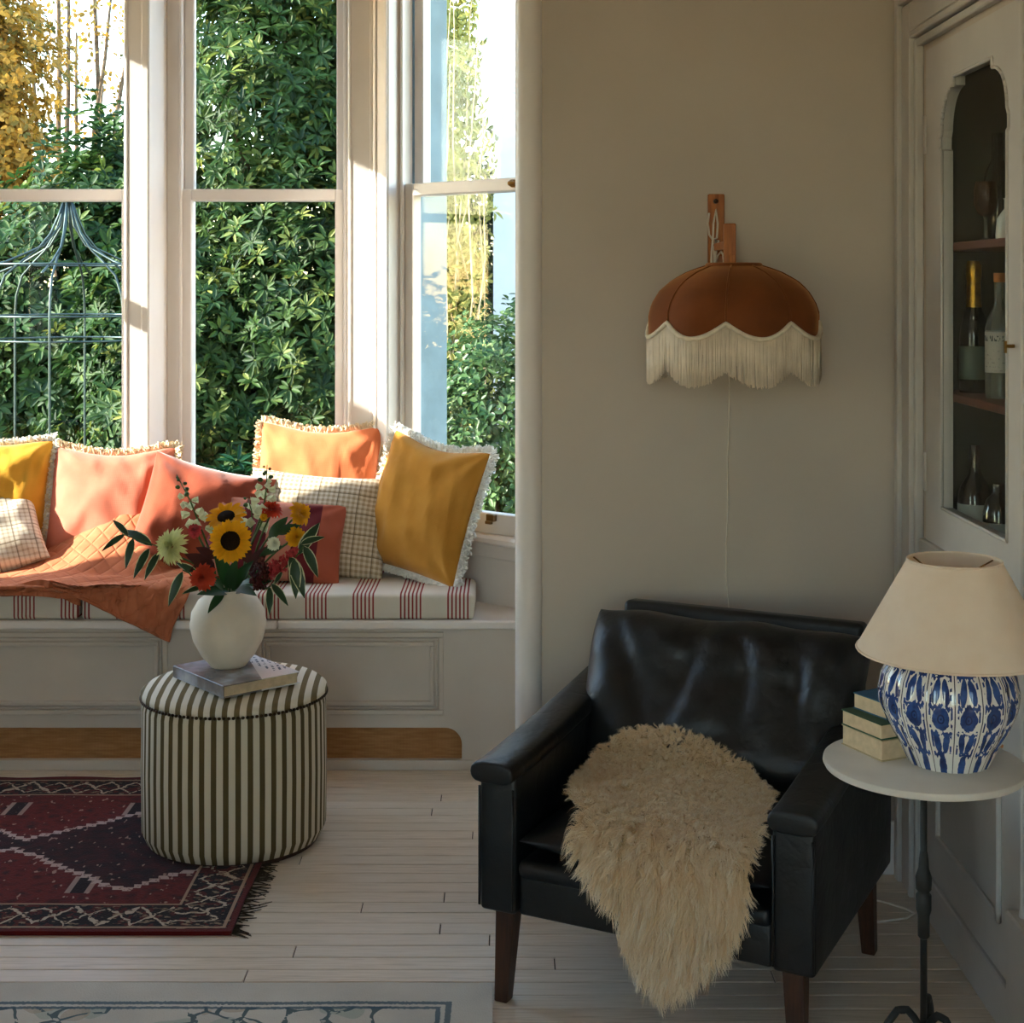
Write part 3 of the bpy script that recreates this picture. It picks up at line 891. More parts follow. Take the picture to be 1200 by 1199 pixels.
shrub('small_leaved_bush', 'low small-leaved bush with silvery glints below the climbing hedge', 'shrub', (.05, 7.6, GZ),
      [((-.02, 7.7, .75), (.48, .45, .62), 1500), ((.3, 7.7, .5), (.5, .4, .7), 700)], .05, .013, 'small_leaf', 19, whorl=5, tips=[(-.05, 7.6, .9), (.2, 7.7, .8)], r0=.03)
for i, (x, y, z, n) in enumerate([(-3.4, 8.6, .0, 420), (-2.5, 8.4, -.1, 420), (-1.6, 8.2, -.05, 420), (-.85, 8.3, -.1, 380)]):
    shrub('fern_clump', ['feathery fern at the foot of the laurel bush', 'feathery fern beneath the metal garden frame',
          'feathery fern at the foot of the tall evergreen shrub', 'feathery fern beside the path edging stones'][i], 'plant', (x, y, GZ), [((x, y, z), (.55, .4, .5), n)], .12, .014, 'fern_leaf', 30 + i, whorl=8, up=.8)

def strap_plant(name, label, base, n, H, seed):
    t = thing(name, label, 'plant', base); rn = random.Random(seed)
    first = []
    for i in range(n):
        a = rn.uniform(0, 2 * math.pi); h = H * rn.uniform(.6, 1.1); sp = rn.uniform(.12, .42); w = rn.uniform(.008, .014)
        d = Vector((math.cos(a), math.sin(a), 0)); s = Vector((-d.y, d.x, 0)); m = MB(); vs = []
        K = 8
        for k in range(K + 1):
            f = k / K
            p = d * sp * f ** 1.6 + AZ * (h * (f - .55 * f ** 3.2))
            ww = w * (1 - f ** 2 * .95)
            vs += [p - s * ww + AZ * ww * .3, p, p + s * ww + AZ * ww * .3]
        fs = []
        for k in range(K): fs += [(3*k, 3*k+1, 3*k+4, 3*k+3), (3*k+1, 3*k+2, 3*k+5, 3*k+4)]
        m.add(vs, fs); o = m.build('leaf', 'strap_leaf', t, fixn=False, smooth=True)
        at = o.data.attributes.new('rnd', 'FLOAT', 'POINT'); tv = rn.random()
        at.data.foreach_set('value', [tv] * len(vs))
    return t
strap_plant('strap_leaf_plant', 'sunlit clump of arching strap leaves below the side window', (-.06, 6.1, GZ), 110, 1.15, 2)

def garden_frame():
    c = Vector((-2.23, 7.5, GZ)); Rr = .36
    t = thing('garden_obelisk', 'metal garden frame with curved ogee top standing before the laurel', 'garden frame', c)
    zt = 1.87 - GZ; zs = 1.30 - GZ
    for k in range(6):
        a = R(-87 - 60 * k); d = Vector((math.cos(a), math.sin(a), 0))
        pts = [d * Rr + AZ * z for z in (0, .6, 1.2, zs - .12, zs)]
        pts += [d * (Rr * .97) + AZ * (zs + .10), d * (Rr * .86) + AZ * (zs + .20), d * (Rr * .62) + AZ * (zs + .275), d * (Rr * .42) + AZ * (zs + .33),
                d * (Rr * .24) + AZ * (zs + .41), d * (Rr * .13) + AZ * (zs + .50), d * .022 + AZ * zt]
        MB().tube(pts, .0062, 8).build('upright', 'garden_metal', t, smooth=True)
        # flaring roof rod
        q = [d * .02 + AZ * zt, d * .04 + AZ * (zt - .12), d * .12 + AZ * (zt - .22), d * .30 + AZ * (zt - .30), d * .50 + AZ * (zt - .36)]
        MB().tube(q, .006, 8).build('roof_rod', 'garden_metal', t, smooth=True)
    for z, rr in ((zt - .315, .38), (zs, Rr), (zs - .12, Rr)):
        MB().tube([(rr * math.cos(i * math.pi / 16), rr * math.sin(i * math.pi / 16), z) for i in range(33)], .006, 6, caps=False).build('hoop', 'garden_metal', t, smooth=True)
    MB().lathe([(0, zt - .02), (.03, zt), (.03, zt + .02), (.012, zt + .03), (.016, zt + .05), (0, zt + .065)], 12).build('finial', 'garden_metal', t, smooth=True)
garden_frame()

def neighbour():
    t = thing('neighbour_house', 'white rendered house wall beyond the side window', 'building', (2.4, 9.6, GZ))
    MB().box(-.115, 5, 9.2, 14, GZ, 3.9).build('wall', 'render_white', t, world=True)
    MB().prism([(9.12, 3.9), (14.1, 3.9), (11.6, 6.0)], lambda p, q, x: (x, p, q), -.12, 5.1).build('roof', 'roof_slate', t, world=True)
    MB().box(1.2, 2.3, 9.17, 9.23, .8, 2.2).build('window', 'white_paint', t, world=True)
neighbour()
shrub('added_sky_hedge', 'added low hedge out of view hiding bright low sky from the panes', 'hedge', (-16, 3, GZ),  # unseen hedge added to mask low bright sky mirrored in the side window
      [((-16, y, .2), (.9, 1.6, 1.4), 700) for y in (-5, -2.4, .2, 2.8, 5.4, 8)], .16, .03, 'laurel_leaf', 55, whorl=5)

# ------------------------------------------------------------------ mattresses and cushions on the seat
def slab(name, poly, z0, z1, mat, label, cat, origin, group=None):
    bm = bmesh.new()
    bot = [bm.verts.new((p, q, z0)) for p, q in poly]; top = [bm.verts.new((p, q, z1)) for p, q in poly]
    n = len(poly)
    bm.faces.new(bot[::-1]); bm.faces.new(top)
    for i in range(n): bm.faces.new((bot[i], bot[(i+1)%n], top[(i+1)%n], top[i]))
    bmesh.ops.bevel(bm, geom=list(bm.edges), offset=.013, segments=3, profile=.5, affect='EDGES')
    me = bpy.data.meshes.new(name)
    bmesh.ops.triangulate(bm, faces=[f for f in bm.faces if len(f.verts) > 4])
    bmesh.ops.subdivide_edges(bm, edges=[e for e in bm.edges if e.calc_length() > .12], cuts=3, use_grid_fill=True)
    for v in bm.verts:
        k = nz(v.co.x * 7, v.co.y * 7, v.co.z * 9) * .006
        if v.co.z > z0 + .02: v.co.z += k
        v.co.y += nz(v.co.x * 9, 3, v.co.z * 20) * .003
    bmesh.ops.recalc_face_normals(bm, faces=bm.faces)
    o0 = Vector(origin)
    for v in bm.verts: v.co -= o0
    bm.to_mesh(me); bm.free()
    me.polygons.foreach_set('use_smooth', [True] * len(me.polygons)); me.set_sharp_from_angle(angle=R(50))
    me.materials.append(MT[mat])
    o = bpy.data.objects.new(name, me); COL.objects.link(o); o.location = o0
    return tag(o, label, cat, group)
MZ = .528
slab('seat_mattress', [(-1.288, 4.462), (-.113, 4.462), (-.113, 4.70), (-.425, 4.885), (-.47, 4.935), (-1.288, 4.935)], .451, MZ, 'ticking',
     'red and cream ticking seat mattress with its end beside the side window', 'mattress', (-.618, 4.46, .451))
slab('seat_mattress', [(-2.36, 4.462), (-1.296, 4.462), (-1.296, 4.935), (-2.03, 4.935), (-2.08, 4.86)], .451, MZ, 'ticking',
     'red and cream ticking seat mattress under the folded edge of the quilt', 'mattress', (-1.49, 4.46, .451))

def pillow_pt(u, v, side, w, h, t, seed, pinch, chop, amp):
    """u,v in -1..1 ; local x right, z up (0 at bottom), -y front"""
    pw = 1 - pinch * (1 - v * v) * abs(u) ** 3
    ph = 1 - pinch * (1 - u * u) * abs(v) ** 3
    x = w / 2 * u * pw; z = h / 2 * v * ph
    if v > 0: z -= chop * h * (1 - u * u) ** 2 * v ** 2
    e = max(0, (1 - u ** 2) * (1 - v ** 2))
    th = t / 2 * e ** .42
    wr = nz(u * 2.2 + seed, v * 2.2, seed * 1.7) * .9 + nz(u * 4.5 + seed, v * 2.5, seed) * .35
    rdg = nz(u * 2.6 + v * .9 + seed * 3, v * .7 - u * .2, seed); wr += .55 * math.exp(-(rdg * 8) ** 2)
    # folds running in from the corners
    for cu, cv in ((-1, 1), (1, 1), (-1, -1), (1, -1)):
        du, dv = u - cu, v - cv; r = math.hypot(du, dv)
        wr += .75 * math.sin(math.atan2(dv, du) * 9 + seed + cu * 2) * math.exp(-r * 1.6) * min(1, r * 3)
    th += amp * wr * e ** .3
    return Vector((x, side * th, z + h / 2))

def cushion(name, label, mat, c, w, h, t=.14, lean=20, yaw=0, roll=0, seed=1, pinch=.05, chop=0, amp=.012, fringe=None, fw=.023, cat='cushion', N=44, pipe=None):
    """c: world position of the bottom middle"""
    M3 = Matrix.Rotation(R(yaw), 3, 'Z') @ Matrix.Rotation(R(-lean), 3, 'X') @ Matrix.Rotation(R(roll), 3, 'Y')
    e = M3.to_euler()
    m = MB()
    g = lambda s: (lambda a, b_: pillow_pt(math.sin((a * 2 - 1) * math.pi / 2), math.sin((b_ * 2 - 1) * math.pi / 2), s, w, h, t, seed, pinch, chop, amp))
    m.grid(g(-1), N, N); m.grid(g(1), N, N)
    if fringe is None and pipe is None:
        o = m.build(name, mat, None, smooth=True, merge=.0005, origin=(0, 0, 0))
        o.location = c; o.rotation_euler = e
        return tag(o, label, cat, 'cushions on the window seat')
    T = thing(name, label, cat, c, e, 'cushions on the window seat')
    m.build('cover', mat, T, smooth=True, merge=.0005)
    # outline of the seam
    ol = []
    K = 46
    for i in range(K): ol.append((-1 + 2 * i / K, 1))
    for i in range(K): ol.append((1, 1 - 2 * i / K))
    for i in range(K): ol.append((1 - 2 * i / K, -1))
    for i in range(K): ol.append((-1, -1 + 2 * i / K))
    pts = [pillow_pt(u, v, 0, w, h, t, seed, pinch, chop, 0) for u, v in ol]
    for p in pts: p.y = 0
    if pipe:
        MB().tube(pts + pts[:1], .005, 6, caps=False).build('piping', pipe, T, smooth=True)
        return T
    rn = random.Random(seed); f = MB(); n = len(pts); cen = Vector((0, 0, h / 2))
    for i in range(n):
        p = pts[i]; q = pts[(i + 1) % n]; tn = (q - p).normalized(); out = Vector((tn.z * -1, 0, tn.x))
        if out.dot(p - cen) < 0: out = -out
        for k in range(15):
            b_ = p.lerp(q, rn.random()) + Vector((0, rn.uniform(-.007, .007), 0)); L = fw * rn.uniform(.5, 1.25)
            d = (out + tn * rn.uniform(-.9, .9) + Vector((0, rn.uniform(-.9, .7), 0))).normalized()
            s = tn * .0026 + Vector((0, rn.uniform(-.003, .003), 0))
            m1 = b_ + d * L * .55 + Vector((0, rn.uniform(-.004, .004), 0)); tp = b_ + d * L + tn * rn.uniform(-.005, .005)
            # looped tuft: a small 4-sided spindle
            sy = Vector((0, .0028, 0))
            f.add([b_ - s, b_ + s, m1 + s * 1.5, m1 - s * 1.5, tp - s, tp + s, m1 - sy * 1.5, b_ - sy], [(0, 1, 2, 3), (3, 2, 5, 4), (7, 1, 2, 6), (0, 7, 6, 3), (6, 2, 5), (3, 6, 4)])
    MB().tube(pts + pts[:1], .0075, 6, caps=False).build('fringe_band', fringe, T, smooth=True)
    f.build('fringe', fringe, T, fixn=False)
    return T

cushion('fringed_cushion', 'yellow linen cushion with white fringe beside the pink fringed cushion', 'yellow_linen', (-1.70, 4.73, .535), .41, .44, .15, 20, 8, 2, 3, .05, .03, .014, 'white_fringe')
cushion('fringed_cushion', 'salmon pink linen cushion with cream fringe beside the window mullion', 'pink_linen', (-1.30, 4.76, .535), .40, .41, .15, 20, 0, 0, 7, .05, .05, .010, 'cream_fringe')
cushion('velvet_cushion', 'plain rust velvet cushion leaning behind the flowers', 'rust_velvet', (-1.03, 4.68, .535), .40, .37, .16, 20, 4, 14, 12, .06, .02, .016)
cushion('fringed_cushion', 'bright orange linen cushion with cream fringe behind the checked cushions', 'orange_linen', (-.655, 4.83, .540), .41, .47, .15, 17, -4, 2, 15, .05, .04, .011, 'cream_fringe')
cushion('checked_cushion', 'beige and brown checked cushion in front of the orange fringed cushion', 'check_linen', (-.640, 4.715, .535), .465, .335, .14, 24, 0, 5, 21, .045, .02, .010)
cushion('striped_cushion', 'burgundy and rust striped velvet cushion in front of the checked cushion', 'striped_velvet', (-.755, 4.625, .535), .44, .265, .12, 26, 4, 6, 25, .05, .02, .012)
cushion('fringed_cushion', 'mustard linen cushion with white fringe leaning at the side window', 'mustard_linen', (-.335, 4.700, .545), .395, .43, .16, 16, -34, 8, 31, .05, .05, .014, 'white_fringe')
cushion('checked_cushion', 'pale checked cushion lying against the yellow fringed cushion', 'pale_check_linen', (-1.635, 4.60, .550), .42, .30, .13, 44, 4, -20, 35, .05, .02, .012)

# ------------------------------------------------------------------ quilt
def make_quilt():
    T = thing('quilt', 'terracotta quilt spread on the seat with a corner hanging over its front', 'quilt', (-1.4, 4.6, MZ))
    def ss(a, b_, x): t = min(1, max(0, (x - a) / (b_ - a))); return t * t * (3 - 2 * t)
    EDGE = .405                      # run of cloth from the back to the front edge
    def lay(X, L, lift):
        bx = ss(-1.66, -1.19, X) * (1 - ss(-1.15, -1.04, X))
        bl = max(0, 1 - L / .24) ** 1.25
        wr = nz(X * 9, L * 9, 2) * .008 + nz(X * 22, L * 16, 5) * .004 + .006 * math.sin((X * .8 + L) * 42) * ss(.05, .3, L)
        if L < EDGE:
            y = 4.855 - L; z = MZ + .012 + lift + wr * .8 + .012 * abs(math.sin(X * 8))
            z += .27 * bx * bl
            y -= .05 * bx * (1 - bl)
        else:
            k = L - EDGE; r = .016; a = min(k / r, math.pi / 2)
            y = 4.855 - EDGE - r * math.sin(a) - lift * .6 - abs(wr) * .7; z = MZ + .012 + lift - r * (1 - math.cos(a)) - max(0, k - r * math.pi / 2) + wr * .2 * (1 if k < .03 else 0)
        return Vector((X, y, z))
    def lf(u): return .375 + .05 * min(1, u / .72) + (.150 * ((u - .70) / .30) if u > .7 else 0)
    def xr(v): return -1.055 + .105 * ss(0, .62, v) - .065 * ss(.68, 1, v)
    def sheet(lift, u1=1.0, v0=0.0, v1=1.0, fr=1.0):
        def fn(a, b_):
            u = a * u1; v = v0 + (v1 - v0) * b_
            return lay(-2.04 + u * (xr(v) + 2.04), v * lf(u) * fr, lift)
        return fn
    def solid(fn, nu, nv, th):
        m = MB(); top = MB().grid(fn, nu, nv); n = nu * nv
        vs = [Vector(v) for v in top.v]
        # simple thickness downward along surface normal estimate
        nr = []
        for j in range(nv):
            for i in range(nu):
                a = vs[j*nu + min(i+1, nu-1)] - vs[j*nu + max(i-1, 0)]; b_ = vs[min(j+1, nv-1)*nu + i] - vs[max(j-1, 0)*nu + i]
                q = a.cross(b_); q.normalize()
                if q.z < -.01 or (abs(q.z) <= .01 and q.y > 0): q = -q
                nr.append(q)
        m.add(vs + [v - q * th for v, q in zip(vs, nr)], list(top.f) + [tuple(reversed([i + n for i in f])) for f in top.f])
        ring = [i for i in range(nu)] + [j*nu + nu-1 for j in range(1, nv)] + [(nv-1)*nu + i for i in range(nu-2, -1, -1)] + [j*nu for j in range(nv-2, 0, -1)]
        m.f += [(ring[k], ring[(k+1) % len(ring)], ring[(k+1) % len(ring)] + n, ring[k] + n) for k in range(len(ring))]
        return m, [vs[i] for i in ring]
    m, ring = solid(sheet(.020), 90, 56, .009)
    o = m.build('quilt_top', 'terracotta_quilt', T, world=True, smooth=60)
    m2, _ = solid(sheet(.004, .74, .72, 1.0, 1.03), 60, 16, .008)
    m2.build('under_fold', 'terracotta_quilt', T, world=True, smooth=60)
    MB().tube(ring + ring[:1], .0055, 6, caps=False).build('binding', 'terracotta_quilt', T, world=True, smooth=True)
    return T
def quilt_mat():
    mat = M('terracotta_quilt', .9, .15)
    x, y, z = mat.xyz()
    a = ((x + y) / .055).fract() - .5; b_ = ((x - y) / .055).fract() - .5
    d = (a.abs() * 2).pw(6).mx((b_.abs() * 2).pw(6))
    pile = mat.noise(20, 4)
    mat.color(mat.ramp(pile, [(.3, (172, 98, 66)), (.7, (192, 116, 82))]))
    mat.bump(1 - d + pile * .4, .5, .006).sheen(.35, (255, 190, 150)); MT['terracotta_quilt'] = mat.mat
quilt_mat()
make_quilt()

# ------------------------------------------------------------------ rugs
def rug(name, label, x0, x1, y0, y1, th, mat, fringe=False):
    nx, ny = int((x1 - x0) / .04), int((y1 - y0) / .04)
    def fn(a, b_):
        x = x0 + (x1 - x0) * a; y = y0 + (y1 - y0) * b_
        e = min(a, 1 - a, b_, 1 - b_)
        wob = .006 * nz(x * 3, y * 3) if fringe else .003 * nz(x * 4, y * 4)
        if b_ > .97 and fringe: y += .012 * abs(math.sin(x * 11))
        return (x + (wob if a in (0, 1) else 0), y, th + .0015 * nz(x * 5, y * 5, 3))
    c = ((x0 + x1) / 2, (y0 + y1) / 2, 0.0006)
    m = MB(); top = MB().grid(fn, nx, ny); n = nx * ny
    vs = [Vector(v) for v in top.v]
    m.add(vs + [Vector((v.x, v.y, .0006)) for v in vs], list(top.f))
    ring = [i for i in range(nx)] + [j*nx + nx-1 for j in range(1, ny)] + [(ny-1)*nx + i for i in range(nx-2, -1, -1)] + [j*nx for j in range(ny-2, 0, -1)]
    m.f += [(ring[k], ring[(k+1) % len(ring)], ring[(k+1) % len(ring)] + n, ring[k] + n) for k in range(len(ring))]
    if not fringe:
        o = m.build(name, mat, None, origin=c)
        return tag(o, label, 'rug')
    T = thing(name, label, 'rug', c)
    m.build('pile', mat, T, world=True)
    rn = random.Random(4); f = MB()
    for i in range(230):
        y = y0 + (y1 - y0) * rn.random(); L = rn.uniform(.01, .05) * (1.6 if rn.random() < .1 else 1)
        a = rn.uniform(-.7, .7); w = .0016
        p0 = Vector((x1 - .004, y, .004)); p1 = p0 + Vector((L * .5, a * L * .4, -.001)); p2 = p0 + Vector((L, a * L, -.0028))
        f.tube([p0, p1, p2], [w, w, w * .6], 4)
    f.build('fringe', 'rug_fringe', T, world=True)
    return T
rug('patterned_rug', 'dark red tribal rug with diamond medallions and a frayed end', -2.595, -.625, 3.33, 4.37, .010, 'red_rug', True)
rug('faded_rug', 'pale grey rug with faded blue floral border', -2.44, -.038, 1.29, 3.09, .008, 'grey_rug')

# ------------------------------------------------------------------ ottoman
def make_ottoman():
    c = (-.728, 3.922, .011); r = .238
    T = thing('ottoman', 'round drum ottoman covered in brown and cream striped ticking', 'ottoman', c)
    MB().lathe([(r - .03, 0), (r - .012, .004), (r, .03), (r + .002, .19), (r, .35), (r - .004, .370)], 96).build('drum', 'ottoman_side', T, smooth=60)
    MB().lathe([(r - .006, .368), (r + .003, .376), (r + .002, .386), (r - .012, .397), (r - .06, .407), (r - .13, .411), (.0, .412)], 96).build('top_pad', 'ottoman_top', T, smooth=True)
    f = MB()
    for i in range(130):
        q = 2 * math.pi * i / 130
        f.lathe([(0, -.0044), (.0036, -.003), (.0048, 0), (.0036, .003), (0, .0044)], 7, ((r + .001) * math.cos(q), (r + .001) * math.sin(q), .3705))
    tag(f.build('nailhead_trim', 'bronze_nail', T, smooth=True), kind='stuff')
    MB().lathe([(r - .02, -.009), (r - .02, .003)], 48).build('base', 'dark_wood', T)
make_ottoman()

def book(name, label, cat, loc, rz, w, l, h, cover, group=None, spine=1, ct=.003, page_in=.004):
    """spine on +x (spine=1): pages show on the other sides"""
    T = thing(name, label, cat, loc, (0, 0, R(rz)), group)
    MB().box(-w/2, w/2, -l/2, l/2, 0, ct).build('cover_board', cover, T, bevel=.0008, seg=1)
    MB().box(-w/2, w/2, -l/2, l/2, h - ct, h).build('cover_board', cover, T, bevel=.0008, seg=1)
    sx = w / 2 * spine
    MB().box(min(sx, sx - ct * spine), max(sx, sx - ct * spine), -l/2, l/2, ct, h - ct).build('spine', cover, T)
    MB().box(-w/2 + (page_in if spine > 0 else ct), w/2 - (ct if spine > 0 else page_in), -l/2 + page_in, l/2 - page_in, ct, h - ct).build('page_block', 'paper', T)
    return T
book('picture_book', 'large illustrated book with grey photographic cover under the vase', 'book', (-.718, 3.885, .4235), 40, .222, .266, .031, 'magazine_cover', spine=-1, ct=.0025, page_in=.005)

# ------------------------------------------------------------------ vase and flowers
VC = Vector((-.744, 3.915, .4550))
def make_vase():
    o = MB().lathe([(0, 0), (.046, 0), (.050, .006), (.070, .030), (.090, .068), (.0995, .108), (.095, .142), (.078, .172), (.058, .187), (.0525, .193), (.054, .200), (.051, .202),
                    (.047, .196), (.05, .188), (.07, .170), (.086, .14), (.09, .108), (.08, .068), (.05, .02), (0, .012)], 48).build('vase', 'vase_clay', None, smooth=True, origin=(0, 0, 0))
    o.location = VC
    tag(o, 'round off-white matte ceramic vase standing on the picture book', 'vase')
make_vase()
MOUTH = VC + Vector((0, 0, .19))
def px(x, y, Y): return Vector(((x - 600) / 1750 * Y, Y, 1.45 - (y - 335) / 1750 * Y))
frn = random.Random(9)
def stem(T, end, r=.0028, sag=.0, rim=None):
    a = frn.uniform(0, 6.28)
    d = (end - MOUTH); d.z = 0
    rim = MOUTH + (d.normalized() * .034 if d.length > .03 else Vector((0, 0, 0))) + Vector((math.cos(a), math.sin(a), 0)) * .008
    low = VC + Vector((-(rim - MOUTH).x * .6, -(rim - MOUTH).y * .6, .035))
    mid = rim.lerp(end, .5) + Vector((0, 0, .02 + sag))
    pts = [low, rim, mid, end]
    # smooth through the points
    out = []
    for i in range(13):
        t = i / 12 * 3; k = min(2, int(t)); f = t - k
        p0 = pts[max(0, k-1)]; p1 = pts[k]; p2 = pts[k+1]; p3 = pts[min(3, k+2)]
        out.append(.5 * ((2 * p1) + (p2 - p0) * f + (2*p0 - 5*p1 + 4*p2 - p3) * f*f + (3*p1 - p0 - 3*p2 + p3) * f**3))
    MB().tube(out, r, 6).build('stem', 'stem_green', T, world=True, smooth=True)
    return out
def aim(d):
    """matrix whose z axis looks along d"""
    return Vector(d).normalized().to_track_quat('Z', 'Y').to_matrix().to_4x4()
def petal_mesh(name, L, W, mat, cup=.15, tipw=.35):
    m = MB(); vs = []; K = 5
    for k in range(K + 1):
        f = k / K; w = W * math.sin(math.pi * min(1, .12 + f * .80)) * (1 if k < K else tipw * .3)
        zz = cup * L * math.sin(f * math.pi * .8)
        vs += [(f * L, -w, zz + w * .25), (f * L, 0, zz), (f * L, w, zz + w * .25)]
    fs = []
    for k in range(K): fs += [(3*k, 3*k+1, 3*k+4, 3*k+3), (3*k+1, 3*k+2, 3*k+5, 3*k+4)]
    m.add(vs, fs); return m
def bouquet_thing(nm, label, cat): return thing(nm, label, cat, VC + Vector((0, 0, .03)), group=None)
def sunflower(label, c, d, r, seed):
    T = bouquet_thing('sunflower', label, 'flower'); stem(T, c - Vector(d).normalized() * .012, .004)
    A = Matrix.Translation(c) @ aim(d); inv = wmat(T).inverted(); rn = random.Random(seed)
    dr = r * .44
    n = 12; prof = [(dr * math.cos(i / n * math.pi / 2), .010 * math.sin(i / n * math.pi / 2)) for i in range(n + 1)]
    m = MB().lathe([(0, -.006), (dr * .8, -.006)] + prof, 26); m.v = [tuple(A @ Vector(v)) for v in m.v]
    m.build('disc', 'sunflower_disc', T, world=True, smooth=True)
    m = MB().lathe([(0, -.016), (dr * .6, -.014), (dr * 1.1, -.006), (dr * .9, -.003), (0, -.003)], 16); m.v = [tuple(A @ Vector(v)) for v in m.v]
    m.build('calyx', 'stem_green', T, world=True, smooth=True)
    first = None
    for ring, (cnt, lay, tilt) in enumerate(((17, 0, .12), (17, -.003, -.02))):
        for i in range(cnt):
            q = 2 * math.pi * (i + .5 * ring) / cnt + rn.uniform(-.08, .08)
            Mx = inv @ A @ Matrix.Rotation(q, 4, 'Z') @ Matrix.Translation((dr * .85, 0, lay)) @ Matrix.Rotation(-tilt - rn.uniform(-.15, .15), 4, 'Y') @ Matrix.Rotation(rn.uniform(-.3, .3), 4, 'X') @ Matrix.Scale(rn.uniform(.88, 1.08), 4)
            if first is None: first = petal_mesh('petal', r * .62, r * .135, None).build('petal', 'sunflower_petal', T, smooth=True, fixn=False); first.matrix_basis = Mx
            else: copy_part(first, T, Mx)
    return T
def dahlia(nm, label, c, d, r, mat, layers=6, W=.16, seed=0, back=.0):
    T = bouquet_thing(nm, label, 'flower'); stem(T, c - Vector(d).normalized() * r * .3, .003)
    A = Matrix.Translation(c) @ aim(d); rn = random.Random(seed); m = MB()
    for k in range(layers):
        f = k / (layers - 1); el = R(-18 + 100 * f) ; cnt = int(20 - 13 * f); L = r * (1 - .42 * f)
        pm = petal_mesh('p', L * .85, r * W * (1 - .3 * f), None, cup=.18)
        for i in range(cnt):
            q = 2 * math.pi * (i + .5 * (k % 2)) / cnt + rn.uniform(-.1, .1)
            X = A @ Matrix.Rotation(q, 4, 'Z') @ Matrix.Rotation(-el + rn.uniform(-.12, .12), 4, 'Y') @ Matrix.Translation((r * .12, 0, 0)) @ Matrix.Scale(rn.uniform(.88, 1.1), 4)
            m.add([X @ Vector(v) for v in pm.v], pm.f)
    m.build('petals', mat, T, world=True, smooth=True, fixn=False)
    return T
def snapdragon(label, tip, low, mat='white_petal', seed=0, n=16):
    T = bouquet_thing('snapdragon', label, 'flower'); tip = Vector(tip); low = Vector(low); rn = random.Random(seed)
    stem(T, low, .0028); ax = (tip - low); MB().tube([low, low.lerp(tip, .5) + Vector((.004, 0, 0)), tip], [.0028, .002, .001], 6).build('spike', 'stem_green', T, world=True, smooth=True)
    fl = MB(); bud = MB()
    for i in range(n):
        f = i / n; p = low.lerp(tip, .05 + .95 * f); a = i * 2.4; s = .027 * (1 - f * .8)
        d = Vector((math.cos(a), math.sin(a) , -.25 + .5 * f)).normalized()
        A = Matrix.Translation(p + d * s * .5) @ aim(d)
        tgt = fl if f < .62 else bud
        if f < .62:
            for q in range(4):
                pm = petal_mesh('p', s * 1.15, s * .5, None, cup=.5)
                X = A @ Matrix.Rotation(q * math.pi / 2 + rn.uniform(-.3, .3), 4, 'Z') @ Matrix.Rotation(R(-40), 4, 'Y'); tgt.add([X @ Vector(v) for v in pm.v], pm.f)
        else:
            b = MB().lathe([(0, 0), (s * .55, s * .5), (s * .4, s * 1.1), (0, s * 1.4)], 7); tgt.add([A @ Vector(v) for v in b.v], b.f)
    fl.build('florets', mat, T, world=True, smooth=True, fixn=False); bud.build('buds', 'stem_green', T, world=True, smooth=True)
    return T
def celosia(label, a, b_, seed, mat='pink_bloom'):
    T = bouquet_thing('celosia', label, 'flower'); a = Vector(a); b_ = Vector(b_); rn = random.Random(seed)
    stem(T, a, .0028); m = MB()
    for i in range(260):
        f = rn.random(); w = .026 * math.sin(math.pi * (.15 + .8 * f)); q = rn.uniform(0, 6.28); rr = w * math.sqrt(rn.random())
        p = a.lerp(b_, f) + Vector((math.cos(q) * rr, math.sin(q) * rr, rn.uniform(-.5, .5) * w)); s = rn.uniform(.003, .0055)
        m.add([p + Vector(v) * s for v in ((1,0,0),(-1,0,0),(0,1,0),(0,-1,0),(0,0,1.4),(0,0,-1))], [(0,2,4),(2,1,4),(1,3,4),(3,0,4),(2,0,5),(1,2,5),(3,1,5),(0,3,5)])
    m.build('bloom', mat, T, world=True)
    return T
def leaf_obj(nm, T, p, d, up, L, W, mat, curl=.25):
    d = Vector(d).normalized(); up = Vector(up); s = d.cross(up).normalized(); n = s.cross(d)
    m = MB(); vs = []; at = []; K = 8
    for k in range(K + 1):
        f = k / K; w = W * math.sin(math.pi * f ** .8) ** .8 if 0 < k < K else .0006
        q = p + d * L * f - n * L * curl * f * f
        for e in (-1, -.7, 0, .7, 1): vs.append(q + s * w * e + n * abs(e) * w * .28); at.append(abs(e) * .8)
    fs = [(5*k+j, 5*k+j+1, 5*k+5+j+1, 5*k+5+j) for k in range(K) for j in range(4)]
    m.add(vs, fs); o = m.build(nm, mat, T, world=True, smooth=True, fixn=False)
    a = o.data.attributes.new('rnd', 'FLOAT', 'POINT'); a.data.foreach_set('value', at)
    return o
def leaf_spray(label, pts, leaves_, mat='variegated_leaf', L=.06, W=.014):
    """pts: stem way-points after the vase mouth; leaves_: (position, tip)"""
    T = bouquet_thing('leaf_spray', label, 'foliage'); stem(T, Vector(pts[0]), .0026)
    if len(pts) > 1: MB().tube(pts, [.0024] + [.0016] * (len(pts) - 1), 6).build('twig', 'stem_green', T, world=True, smooth=True)
    for p, q in leaves_:
        p = Vector(p); q = Vector(q); leaf_obj('leaf', T, p, q - p, Vector((.15, -.75, .65)), (q - p).length * 1.05, W * .68 * (q - p).length / .06, mat)
    return T
Yf = 3.86
sunflower('sunflower facing the room with broad dark centre', px(270, 634, 3.80), (.06, -1, .10), .058, 1)
sunflower('sunflower tilted upwards just behind the forward facing one', px(265, 606, 3.90), (-.10, -.55, .85), .054, 2)
dahlia('dahlia', 'pale green white spiky dahlia over the quilt side of the vase', px(202, 640, 3.83), (-.55, -.75, .35), .052, 'pale_dahlia', 9, .10, 3)
